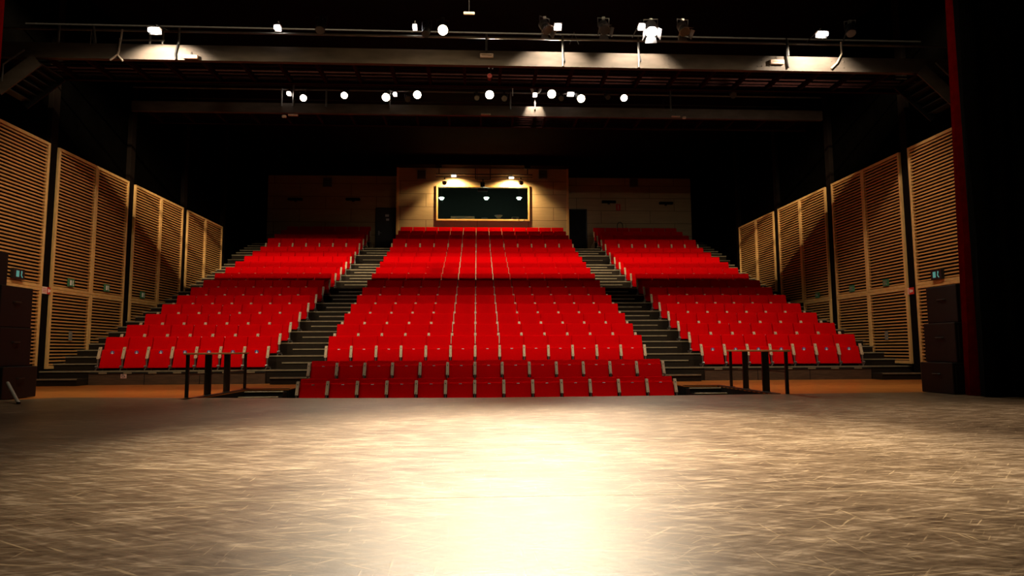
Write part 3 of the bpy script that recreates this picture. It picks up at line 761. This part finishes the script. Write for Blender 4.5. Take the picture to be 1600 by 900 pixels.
def bulkhead(loc, label, pipe=None, glow=GLOWC, w=0.14, power=0, face=-1, group=None, col=(1.0, 0.86, 0.70), cone=150):
    """small work light: metal reflector shade over an elongated lit tube"""
    loc = Vector(loc)
    root = empty('work_light', tuple(loc), label, 'work light', group)
    b = MB(); b.cyl((-w*0.8, 0, 0), (w*0.8, 0, 0), 0.035, n=12); b.cyl((-w*0.45, -0.0, 0.0), (w*0.45, 0, 0), 0.045, n=12); b.build('bulb', glow, root)
    b = MB(); b.box((-w, -0.02, 0.045), (w, 0.10, 0.07), bev=0.008); b.box((-w, 0.07, -0.05), (w, 0.095, 0.045), bev=0.004); b.build('reflector', STEEL, root)
    b = MB(); b.cyl((0, 0.06, 0.07), (0, 0.06, 0.16), 0.012, n=8); PY, PZ = (Y1, z1p) if loc.y < 15 else (Y2, z2p); b.cyl((0, 0.06, 0.15), (0, PY+0.03-loc.y, max(0.15, PZ-loc.z)), 0.012, n=8); b.build('stem', BLACKM, root)
    if power: spot('work_bulb', loc+Vector((0, 0.0, -0.05)), loc+Vector((0, 0.8, -0.9)), power, cone, 0.5, col, 0.03, root)
    return root

# unseen floods and wall lights added over the stage front, with light-shaping plates
for i in range(3):
    fx, fy, fz = FLOODS[i][:3]; D = 0.9; wd = 1.3
    s = empty('added_flood', (fx, fy, fz), 'added unseen twin flood with light-shaping shutters over the stage front, %s' % ['leftmost', 'in the middle', 'rightmost'][i], 'flood light', 'added unseen floods over the stage front')
    s0, s1, s2, s3 = FLOODS[i][3], FLOODS[i][4], FLOODS[i+3][3], FLOODS[i+3][4]; up = FLOODS[i+3][2]-fz
    b = MB(); b.box((-wd, D, up+D*s2), (wd, D+0.01, up+0.38)); b.build('top_shutter', BLACKM, s)  # shutters placed to cut the light into bands across the rows
    b = MB(); b.box((-wd, D, D*s0), (wd, D+0.01, up+D*s3)); b.box((-wd, -0.3, 0.085), (wd, D-0.001, 0.095)); b.build('middle_shutter', BLACKM, s)
    b = MB(); b.box((-wd, D, D*s1-0.75), (wd, D+0.01, D*s1)); b.build('bottom_shutter', BLACKM, s)
    for z in (0.0, up):
        b = MB(); b.box((-0.25, -0.30, z-0.084), (0.25, -0.10, z+0.084), bev=0.02); b.build('housing', BLACKM, s)
    b = MB()
    for sx in (-wd, wd-0.03): b.box((sx, -0.1, -0.02), (sx+0.03, D, 0.02)); b.box((sx, D+0.011, -2.1), (sx+0.03, D+0.03, 0.5))
    b.box((-wd, -0.13, -0.02), (wd, -0.101, 0.02)); b.cyl((0, -0.2, -0.1), (0, -0.2, 9.74-fz), 0.025, n=8); b.build('hanging_frame', BLACKM, s)
for i, (a, t, pw, cn) in enumerate(WASH):
    s = empty('added_wall_light', a, 'added unseen hooded light over the stage washing the %s wall' % ('left' if i == 0 else 'right'), 'stage lamp', 'added unseen wall lights over the stage')
    b = MB(); b.box((-0.7, -0.7, 0.055), (0.7, 0.7, 0.065)); b.build('hood', BLACKM, s)  # plate added to keep this light off the bridge beams
    b = MB(); b.cyl((0, 0, 0.065), (0, 0, 9.74-a[2]), 0.025, n=8); b.build('drop_pipe', BLACKM, s)

# lighting bridges ------------------------------------------------
def bridge(Y, zb, zt, depth, joist_px, rail_h, label, xs=(WL+0.03, WR-0.03)):
    s = empty('lighting_bridge', (0, Y, zb), label, 'lighting bridge')
    h = zt-zb
    b = MB()
    b.box((xs[0], -0.012, 0), (xs[1], 0.0, h)); b.box((xs[0], 0.0, 0), (xs[1], 0.09, 0.014)); b.box((xs[0], 0.0, h-0.014), (xs[1], 0.09, h))
    for x in (-5.1, -0.6, 3.9, 5.9, 7.5):
        for dx in (0, 0.09, 0.26):
            for dz in (0.3, 0.7): b.cyl((x+dx, -0.012, h*dz), (x+dx, -0.022, h*dz), 0.013, n=8)
    b.build('front_beam', BEAM, s)
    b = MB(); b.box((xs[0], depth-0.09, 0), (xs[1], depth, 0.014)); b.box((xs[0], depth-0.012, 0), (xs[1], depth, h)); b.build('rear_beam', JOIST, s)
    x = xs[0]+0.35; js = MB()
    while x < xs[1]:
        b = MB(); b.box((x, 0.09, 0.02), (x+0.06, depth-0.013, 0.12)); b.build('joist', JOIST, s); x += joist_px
    b = MB(); k = 0.16
    while k < depth-0.1: b.box((xs[0], k, 0.122), (xs[1], k+0.035, 0.15)); k += 0.17
    b.build('walkway_grating', JOIST, s)
    b = MB(); b.cyl((xs[0], 0.03, h+rail_h), (xs[1], 0.03, h+rail_h), 0.024, n=10); b.build('lamp_pipe', PIPE, s)
    b = MB(); b.cyl((xs[0], depth-0.03, h+0.95), (xs[1], depth-0.03, h+0.95), 0.02, n=8); b.cyl((xs[0], depth-0.03, h+0.5), (xs[1], depth-0.03, h+0.5), 0.016, n=8); b.build('rear_handrail', BLACKM, s)
    return s
Y1 = 13.0; z1b = 5.965+CH-0.13; z1t = z1b+0.315
B1 = bridge(Y1, z1b, z1t, 1.15, 0.76, 0.30, 'cream steel lighting bridge nearest the stage with dark red underside')
Y2 = 18.5; z2t = at(850, 167, Y2).z; z2b = at(850, 182, Y2).z
B2 = bridge(Y2, z2b, z2t, 1.05, 0.95, 0.42, 'second lighting bridge carrying the row of lit lamps')
z1p = z1t+0.30; z2p = z2t+0.42
def railpost(parent, Y, u, zlo, zhi, r=0.02, m=PIPE, lean=0.0):
    x = at(u, 80, Y).x
    b = MB(); b.cyl((x+lean, -0.035, zlo-parent.location.z), (x, -0.035, zhi-parent.location.z), r, n=8); b.build('rail_post', m, parent)
for u, ln in ((92, 0), (146, 0.05), (235, 0), (255, 0), (280, 0), (760, 0), (879, 0), (997, 0), (1230, 0)): railpost(B1, Y1, u, z1b if u in (879, 997) else z1t, z1p+0.05, 0.022, lean=ln)
for u in (443, 461, 512, 610, 835, 797, 1045): railpost(B2, Y2, u, z2t-0.1, z2p+(0.3 if u in (461, 835, 1045) else 0.0), 0.025)
# second rail on the lit left part
xa, xb = at(190, 64, Y1).x, at(258, 64, Y1).x
b = MB(); b.cyl((xa, -0.03, at(200, 64, Y1).z-z1b), (xb, -0.03, at(250, 64, Y1).z-z1b), 0.018); b.build('mid_rail', PIPE, B1)
# hanging cables over the front beam
for pts, lab in (([(191, 46), (189, 62), (184, 85), (172, 94)], 'pale cable bundle looped over the front bridge beam at left'),
                 ([(188, 60), (186, 80), (184, 86), (192, 95)], 'second pale cable forking under the front bridge beam at left'),
                 ([(278, 68), (274, 84), (275, 93)], 'dark cable hanging over the front bridge beam, left of centre'),
                 ([(1314, 66), (1315, 84), (1308, 98), (1299, 107)], 'pale cable curling down over the front bridge beam at right'),
                 ([(1229, 60), (1229, 90), (1232, 106)], 'dark thick cable over the front bridge beam at right'),
                 ([(880, 68), (880, 85), (882, 96)], 'thin dark cable beside the fifth rail post of front bridge'),
                 ([(997, 68), (999, 85), (1001, 96)], 'thin dark cable beside the sixth rail post of front bridge')):
    b = MB(); b.tube([tuple(at(u, v, Y1-0.042)) for u, v in pts], 0.018, 8)
    dark = 'dark' in lab
    tag(b.build('hanging_cable', BLACKM if dark else mat('pale_cable_sheath', (0.45, 0.36, 0.26), 0.6)), lab, 'cable', 'cables over the front bridge')
# V-shaped hanger wires
for i, (u0, u1, u2, v0) in enumerate(((897, 890, 904, 50), (143, 141, 147, 48))):
    b = MB(); b.tube([tuple(at(u1, 69, Y1-0.02)), tuple(at(u0, v0, Y1-0.02)), tuple(at(u2, 69, Y1-0.02))], 0.009, 6)
    tag(b.build('hanger_wire', PIPE), ['bent pale safety wire over the lit centre of front bridge', 'bent pale safety wire at the left end of front bridge'][i], 'wire')

ST = (0.4, 4.0, 0.0)
def put(u, v, Y, aim, label, **k):
    pz = z1p if Y == Y1 else z2p
    return lamp('stage_lantern', tuple(at(u, v, Y-0.38)), aim, label, 'lanterns on the %s bridge' % ('front' if Y == Y1 else 'second'), pipe=(Y+0.03, pz), **k)
put(692, 47, Y1, (0.0, 2.0, 0.2), 'lit round lantern on front bridge, facing the stage, left of centre', size=0.10, lens=GLOWW, power=1300, cone=46)
put(855, 47, Y1, (4.0, 8.0, 0), 'unlit grey lantern on front bridge beside the small white work light', size=0.10, lens=LENS, bodymat=STEEL, barn=True)
put(945, 47, Y1, (3.0, 7.0, 0), 'unlit grey lantern on front bridge between the two middle posts', size=0.10, lens=LENS, bodymat=STEEL, barn=True)
put(1018, 50, Y1, (3.0, 8.0, 0), 'brightly lit grey lantern on front bridge right of centre', size=0.12, lens=GLOWC, bodymat=SILVER, barn=True)
put(1070, 50, Y1, (5.0, 8.0, 0), 'unlit grey lantern on front bridge, rightmost of its group', size=0.10, lens=LENS, bodymat=STEEL, barn=True)
put(665, 53, Y1, (-2.0, 8.0, 0), 'unlit dark lantern on front bridge left of the lit round lantern', size=0.08, lens=LENS)
put(500, 47, Y1, (-3.0, 8.0, 0), 'unlit dark lantern on front bridge in the black stretch at left', size=0.09, lens=LENS)
put(1330, 52, Y1, (6.0, 8.0, 0), 'unlit dark lantern at the right end of front bridge', size=0.09, lens=LENS)
G2 = dict(hang=0.2)
put(474, 153, Y2, (-3.6, 6.0, 0), 'lit amber lantern at far left of second bridge beside white work light', size=0.095, lens=GLOWD, power=260, cone=40, **G2)
put(538, 149, Y2, (-3.2, 6.5, 0), 'lit round lantern on second bridge, second of the lit discs from left', size=0.095, lens=GLOWD, power=260, cone=40, **G2)
put(603, 152, Y2, (-1.6, 5.0, 0), 'lit lantern on second bridge, third of the lit discs from left', size=0.11, lens=GLOWW, power=700, cone=36, **G2)
put(652, 148, Y2, (-0.6, 5.0, 0), 'lit lantern on second bridge, fourth of the lit discs from left', size=0.11, lens=GLOWW, power=1200, cone=36, **G2)
put(637, 155, Y2, (-1.6, 5.0, 0), 'unlit lantern on second bridge just left of fourth lit disc', size=0.08, lens=LENS, **G2)
put(765, 148, Y2, (0.2, 1.0, 0.5), 'glaring golden lantern on second bridge at the centre', size=0.12, lens=GLOWW, power=2600, cone=36, **G2)
put(745, 153, Y2, (0.2, 3.0, 0), 'unlit lantern on second bridge left of the central golden glare', size=0.07, lens=LENS, **G2)
put(788, 154, Y2, (1.0, 3.0, 0), 'unlit lantern on second bridge right of the central golden glare', size=0.08, lens=LENS, **G2)
put(862, 147, Y2, (0.9, 1.0, 0.5), 'glaring golden lantern on second bridge right of coiled white cable', size=0.12, lens=GLOWW, power=2600, cone=36, **G2)
put(877, 154, Y2, (2.0, 4.0, 0), 'unlit lantern on second bridge just right of right golden glare', size=0.07, lens=LENS, **G2)
put(908, 154, Y2, (2.4, 4.0, 0), 'lit lantern on second bridge below the small white work light', size=0.11, lens=GLOWW, power=1200, cone=40, **G2)
put(975, 153, Y2, (4.2, 5.0, 0), 'lit white lantern, rightmost lit disc on second bridge', size=0.10, lens=GLOWD, power=1300, cone=46, **G2)
put(1146, 149, Y2, (5.0, 6.0, 0), 'unlit lantern at the dark right end of second bridge', size=0.09, lens=LENS, **G2)
put(950, 152, Y2, (4.0, 6.0, 0), 'unlit lantern on second bridge left of rightmost lit disc', size=0.07, lens=LENS, **G2)
# work lights
GW = 'small white work lights on the bridges'
bulkhead(at(240, 47, Y1-0.62), 'glaring work light above the beam at left end of front bridge', w=0.12, cone=128, power=520, group=GW)
bulkhead(at(1286, 53, Y1-0.62), 'glaring work light above the beam at right end of front bridge', w=0.12, cone=128, power=520, group=GW)
bulkhead(at(872, 41, Y1-0.75), 'small white work light on front bridge beside the left grey lantern', w=0.08, cone=110, power=420, group=GW)
bulkhead(at(1003, 41, Y1-0.75), 'small white work light above the brightly lit grey lantern', w=0.07, cone=110, power=420, group=GW)
bulkhead(at(433, 43, Y1-0.10), 'thin faint work light in the dark left stretch of front bridge', w=0.07, group=GW)
bulkhead(at(648, 42, Y1-0.10), 'tiny bright work light on front bridge near the round lit lantern', w=0.05, group=GW)
bulkhead(at(451, 146, Y2-0.10), 'small white work light at far left of second bridge', w=0.06, group=GW)
bulkhead(at(617, 147, Y2-0.10), 'small white work light on second bridge between two lit discs', w=0.06, group=GW)
bulkhead(at(892, 147, Y2-0.10), 'small white work light on second bridge right of golden glare', w=0.11, group=GW)
bulkhead(at(836, 148, Y2-0.28), 'white work light beside coiled cable over the centre of second bridge', w=0.07, cone=75, power=160, group=GW)
# coiled white cable
b = MB(); pts = []
for k in range(60):
    a = k*0.5; u = 836+7*math.cos(a)+(k*0.06); v = 138+9*math.sin(a)*0.9
    pts.append(tuple(at(u, v, Y2-0.12-0.001*k)))
b.tube(pts, 0.014, 6)
b.tube([tuple(at(u, v, Y2-0.13)) for u, v in ((801, 150), (801, 138), (806, 133), (815, 132), (826, 136))], 0.014, 6)
tag(b.build('coiled_cable', WHITE), 'coiled white cable hanging on second bridge between the golden glares', 'cable')
# little label plates
for u, v, Y, w, h, lab in ((733, 21, Y1, 0.115, 0.055, 'beige plate hanging above the middle of front bridge'),
        (760.5, 87, Y1, 0.14, 0.085, 'pale rounded label box on the beam edge at centre of front bridge'),
        (298, 89, Y1, 0.15, 0.075, 'tan label plate at the end of the lit beam at left'),
        (1214, 97, Y1, 0.15, 0.10, 'pale rounded label box on the lit beam at right'),
        (458, 180, Y2, 0.14, 0.05, 'tan label plate under far left of second bridge'),
        (444, 182, Y2, 0.06, 0.07, 'tiny square tan plate under far left of second bridge'),
        (759, 179, Y2, 0.14, 0.05, 'tan label plate under the centre of second bridge'),
        (1056, 182, Y2, 0.13, 0.04, 'orange-tan label plate under the right of second bridge'),
        (1069, 184, Y2, 0.05, 0.07, 'tiny orange-tan plate under the right of second bridge')):
    q = at(u, v, Y-0.044)
    s = empty('label_plate', tuple(q), lab, 'label plate', 'label plates on the bridges')
    b = MB(); b.box((-w, -0.03, -h/2), (w, 0.03, h/2), bev=0.012); b.build('plate', PLATE if Y == Y2 or u < 700 else mat('cream_label_plate', (0.62, 0.44, 0.32), 0.5), s)
    b = MB(); b.box((-w*0.75, -0.033, -h*0.2), (w*0.75, -0.03, h*0.2)); b.build('label_strip', mat('faded_label', (0.34, 0.22, 0.14), 0.6), s)
    b = MB(); b.cyl((0, 0.0, h/2-0.004), (0, 0.02, h/2+0.08 if v > 30 else 9.74-q.z), 0.006, n=6); b.build('hook', BLACKM, s)
# two red indicator lamps near centre
for u, v, lab in ((767, 103, 'upper small red lantern hanging under front bridge at centre'), (765, 120, 'lower small dark red lantern hanging under front bridge at centre')):
    q = at(u, v, 13.6); s = empty('red_filter_lamp', tuple(q), lab, 'lamp', 'small red lamps at the centre')
    b = MB(); b.cyl((0, 0.1, 0), (0, -0.05, 0), 0.05, 0.06, n=14); b.build('housing', BLACKM, s)
    b = MB(); b.cyl((0, -0.051, 0), (0, -0.06, 0), 0.052, n=14); b.build('filter', emit('red_gel_glow_%d' % v, (0.9, 0.01, 0.01), 0.5 if v == 103 else 0.12), s)
    b = MB(); b.cyl((0, 0.05, 0.04), (0, 0.05, z1b+0.1-q.z), 0.01, n=6); b.build('stem', BLACKM, s)
# third, unlit bridge frame behind
Y3 = 22.6; z3 = at(750, 199, Y3).z
s = empty('ceiling_truss', (0, Y3, z3), 'dim dark red steel truss across the hall behind the lit lamps', 'truss')
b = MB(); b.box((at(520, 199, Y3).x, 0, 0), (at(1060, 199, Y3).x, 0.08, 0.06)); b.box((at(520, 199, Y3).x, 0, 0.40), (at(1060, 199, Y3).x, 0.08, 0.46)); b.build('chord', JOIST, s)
for u in (560, 600, 645, 682, 719, 757, 795, 833, 870, 910, 950, 1000, 1040):
    x = at(u, 190, Y3).x; b = MB(); b.box((x, 0.01, 0.06), (x+0.05, 0.07, 0.40)); b.build('strut', JOIST, s)
for u in (540, 1038):
    x = at(u, 190, Y3).x; b = MB(); b.cyl((x, 0.04, 0.46), (x, 0.04, 9.74-z3), 0.03, n=8); b.build('hanger', BLACKM, s)

# lamps over the booth window
GB = 'lamps of the rig over the booth window'
for u, v, lab in ((709, 275, 'lit white downlight over the left half of booth window'), (799, 278, 'lit white downlight over the right half of booth window')):
    q = at(u, v, Yp-0.02)
    s = empty('booth_downlight', tuple(q), lab, 'downlight', GB)
    b = MB(); b.cyl((-0.11, 0, 0), (0.11, 0, 0), 0.045, n=14); b.build('bulb', emit('downlight_glow_%d' % u, (1.0, 0.90, 0.80), 7), s)
    b = MB(); b.box((-0.14, -0.07, 0.05), (0.14, 0.07, 0.075), bev=0.008); b.cyl((0, 0, 0.075), (0, 0, 0.14), 0.015, n=8); b.build('shade', BLACKM, s)
    spot('downlight_beam', q+Vector((0, 0.02, -0.05)), (q.x, BY+0.35, q.z-1.6), 1100, 156, 0.7, (1.0, 0.70, 0.36), 0.06, s)
lamp('booth_projector_lamp', tuple(at(694, 286, Yp-0.1)), (-3, 20, 5), 'dark pivoting lantern hanging over left corner of booth window', GB, size=0.09, length=0.22, lens=LENS, hang=0.24)
lamp('booth_projector_lamp', tuple(at(815, 286, Yp-0.1)), (5, 20, 5), 'dark pivoting lantern hanging over right corner of booth window', GB, size=0.09, length=0.22, lens=LENS, hang=0.24)
q = at(754, 297, Yp-0.1)
s = empty('video_projector', tuple(q), 'dark projector hanging in front of the middle of booth window', 'projector')
b = MB(); b.box((-0.22, -0.16, -0.06), (0.22, 0.16, 0.06), bev=0.015); b.build('casing', COLUMN, s)
b = MB(); b.cyl((0.08, -0.16, 0), (0.08, -0.20, 0), 0.045, n=14); b.build('projector_lens', LENS, s)
b = MB(); b.cyl((0, 0.1, 0.06), (0, 0.1, 0.18), 0.02, n=8); b.box((-0.1, 0.05, 0.17), (0.1, 0.15, 0.40)); b.build('mount', BLACKM, s)

# access stairs at the ends of the front bridge
for sd, (u0, v0, u1, v1), ru, lab in ((-1, (-6, 139, 57, 93), (5, 100, 38, 78), 'dim grey access stair climbing to left end of front bridge'), (1, (1500, 163, 1440, 108), (1487, 122, 1462, 98), 'dim grey access stair climbing to right end of front bridge')):
    A = at(u0, v0, 12.8); Bp = at(u1, v1, 12.8)
    s = empty('access_stair', tuple(A), lab, 'stair', 'access stairs of the front bridge')
    dvec = Bp-A; nrm = Vector((-dvec.z, 0, dvec.x)).normalized(); nrm = nrm if nrm.z > 0 else -nrm
    for k, dy in enumerate((0.0, 0.75)):
        b = MB(); vs = []
        for yy in (dy, dy+0.03):
            for p in (-nrm*0.14, nrm*0.14, dvec+nrm*0.14, dvec-nrm*0.14): vs.append(b.bm.verts.new((p.x, yy, p.z)))
        b.bm.faces.new(vs[:4]); b.bm.faces.new(vs[4:][::-1])
        for i in range(4): b.bm.faces.new((vs[i], vs[(i+1) % 4], vs[4+(i+1) % 4], vs[4+i]))
        b.build('stringer', BEAM if k == 0 else BLACK, s)
    for k in range(6):
        t = (k+0.5)/6; p = dvec*t; b = MB(); b.box((p.x-0.10, 0.03, p.z), (p.x+0.10, 0.75, p.z+0.02)); b.build('tread', BLACKM, s)
    b = MB(); p0 = at(ru[0], ru[1], 12.8)-A; p1 = at(ru[2], ru[3], 12.8)-A
    b.tube([p0, p1], 0.018, 8)
    b.cyl((p0.x, 0, p0.z), (p0.x, 0, p0.z-0.35), 0.014, n=8); b.build('handrail', PIPE, s)

# ------------------------------------------------------------------ guard rails at the pit
def guard(posts, label, side):
    X = sum(p[0] for p in posts)/len(posts); y0, y1 = posts[0][1], posts[-1][1]
    s = empty('guard_rail', (X, y0, 0.0), label, 'guard rail', 'guard rails beside the pit')
    top = 0.715
    b = MB(); b.box((-0.05, -0.06, top-0.03), (0.05, y1-y0+0.06, top), bev=0.008, seg=2); b.build('handrail', mat('oak_handrail', (0.55, 0.31, 0.12), 0.4, var=0.15, scale=8, stretch=(6, 1, 6)), s)
    for i, (x, y, w) in enumerate(posts):
        b = MB(); yy = y-y0
        b.box((-0.025 if w < 0.09 else -w/2, yy-0.02, 0.008), (0.025 if w < 0.09 else w/2, yy+0.02, top-0.031), bev=0.004)
        b.box((-0.055, yy-0.05, 0.0005), (0.055, yy+0.05, 0.008)); b.build('post', BLACKM, s)
    for i in (0, 2):
        b = MB(); b.cyl((0, posts[i][1]-y0+0.02, 0.36), (0, posts[i+1][1]-y0-0.02, 0.36), 0.009, n=8); b.build('mid_rail', BLACKM, s)
guard([(-4.6, 10.74, 0.05), (-4.6, 11.55, 0.11), (-4.6, 12.4, 0.11), (-4.6, 13.35, 0.05)], 'black post guard rail with wooden top left of the pit', -1)
guard([(4.95, 10.33, 0.05), (4.95, 11.1, 0.12), (4.95, 11.95, 0.10), (4.95, 12.65, 0.05)], 'black post guard rail with wooden top right of the pit', 1)

# ------------------------------------------------------------------ loudspeakers
def speaker(loc, dims, rz, label, group):
    w, dpt, h = dims
    s = empty('loudspeaker', loc, label, 'loudspeaker', group, rz=rz)
    b = MB(); b.box((-w/2, -dpt/2, 0), (w/2, dpt/2, h), bev=0.015, seg=2); b.build('cabinet', SPEAK, s)
    b = MB(); b.box((-w/2+0.04, -dpt/2-0.012, 0.05), (w/2-0.04, -dpt/2, h-0.05), bev=0.004); b.build('grille', BLACKM, s)
    for sx in (-1, 1):
        b = MB(); b.tube([(sx*(w/2+0.001), -0.09, h*0.62), (sx*(w/2+0.02), -0.07, h*0.62), (sx*(w/2+0.02), 0.07, h*0.62), (sx*(w/2+0.001), 0.09, h*0.62)], 0.011, 6); b.build('carry_handle', BLACKM, s)
SZ = 0.0125
for side in (-1, 1):
    nm = 'left' if side < 0 else 'right'
    G = 'black loudspeakers stacked at the %s of the stage' % nm
    if side < 0:
        rows = [(-7.72, 10.95, 0.85, 0.80, 0.0, 0.50), (-7.80, 10.95, 0.80, 0.74, 0.501, 0.62), (-7.82, 10.95, 0.80, 0.74, 1.123, 0.66), (-8.1, 10.9, 0.66, 0.60, 1.785, 0.58)]
        words = ['bottom black subwoofer of the stack at left', 'second black loudspeaker up in the left stack', 'third black loudspeaker up in the left stack', 'topmost black loudspeaker of the left stack']
    else:
        rows = [(7.82, 10.22, 0.92, 0.74, 0.0, 0.49), (7.88, 10.22, 0.86, 0.72, 0.491, 0.63), (7.92, 10.22, 0.80, 0.70, 1.123, 0.60)]
        words = ['bottom black subwoofer of the stack beside red curtain', 'middle black loudspeaker of the stack beside red curtain', 'topmost black loudspeaker of the stack beside red curtain']
    for (x, y, w, dd, z, h), wd in zip(rows, words): speaker((x, y, z+SZ+0.001), (w, dd, h), 0.0, wd, G)
# leaning aluminium pole at lower left
p0 = at(12, 598, 10.05); p1 = at(29, 630, 9.7)
s = empty('aluminium_pole', (p1.x, p1.y, 0.013), 'short bright aluminium pole leaning beside the left loudspeaker stack', 'pole')
b = MB(); b.cyl((0, 0, 0.012), (p0.x-p1.x, p0.y-p1.y, p0.z-0.013), 0.022, n=12); b.build('tube', SILVER, s)
b = MB(); b.cyl((0, 0, 0.0), (0, 0, 0.03), 0.027, n=12); b.build('rubber_foot', BLACKM, s)

# ------------------------------------------------------------------ curtains
def curtain(x0, x1, y, depth, pleats, m, name, label, z1=9.7, cat='curtain', flare=0.10, lean=0.0):
    b = MB(); N = pleats*10; loop = []
    for i in range(N+1):
        t = i/N; x = x0+(x1-x0)*t
        loop.append((x, y-depth*0.5*abs(math.sin(t*math.pi*pleats))-0.05*math.sin(t*5+1)))
    levels = [0.02, 0.3, 1.2, 2.5, 4.5, 7.0, z1]
    rings = []
    for j, z in enumerate(levels):
        k = 1.0+flare*(1-z/z1); cx = (x0+x1)/2
        rings.append([b.bm.verts.new((cx+lean*z+(x-cx)*k+0.02*math.sin(z*1.3+x*9), yy+0.02*math.sin(z+x*14), z)) for x, yy in loop]+[b.bm.verts.new((cx+lean*z+(x-cx)*k, y+0.06, z)) for x in (x1, x0)])
    n = len(rings[0])
    for j in range(len(rings)-1):
        for i in range(n): b.bm.faces.new((rings[j][i], rings[j][(i+1) % n], rings[j+1][(i+1) % n], rings[j+1][i]))
    b.bm.faces.new(rings[0][::-1]); b.bm.faces.new(rings[-1])
    return tag(b.build(name, m), label, cat)
curtain(at(1498, 390, 9.68).x, at(1533, 390, 9.68).x, 9.68, 0.26, 2, CURT, 'stage_curtain', 'tall gathered red velvet curtain hanging at right of the stage', flare=0.04, lean=0.018)
curtain(-7.8, -7.08, 9.68, 0.22, 5, CURT, 'stage_curtain', 'red velvet curtain edge hanging at far left of the stage')
curtain(7.44, 12.6, 9.35, 0.16, 16, BCURT, 'black_drape', 'wide black masking drape right of the red curtain', flare=0.0)
curtain(-12.6, -7.9, 9.4, 0.16, 16, BCURT, 'black_drape', 'wide black masking drape beyond the far left red curtain', flare=0.0)
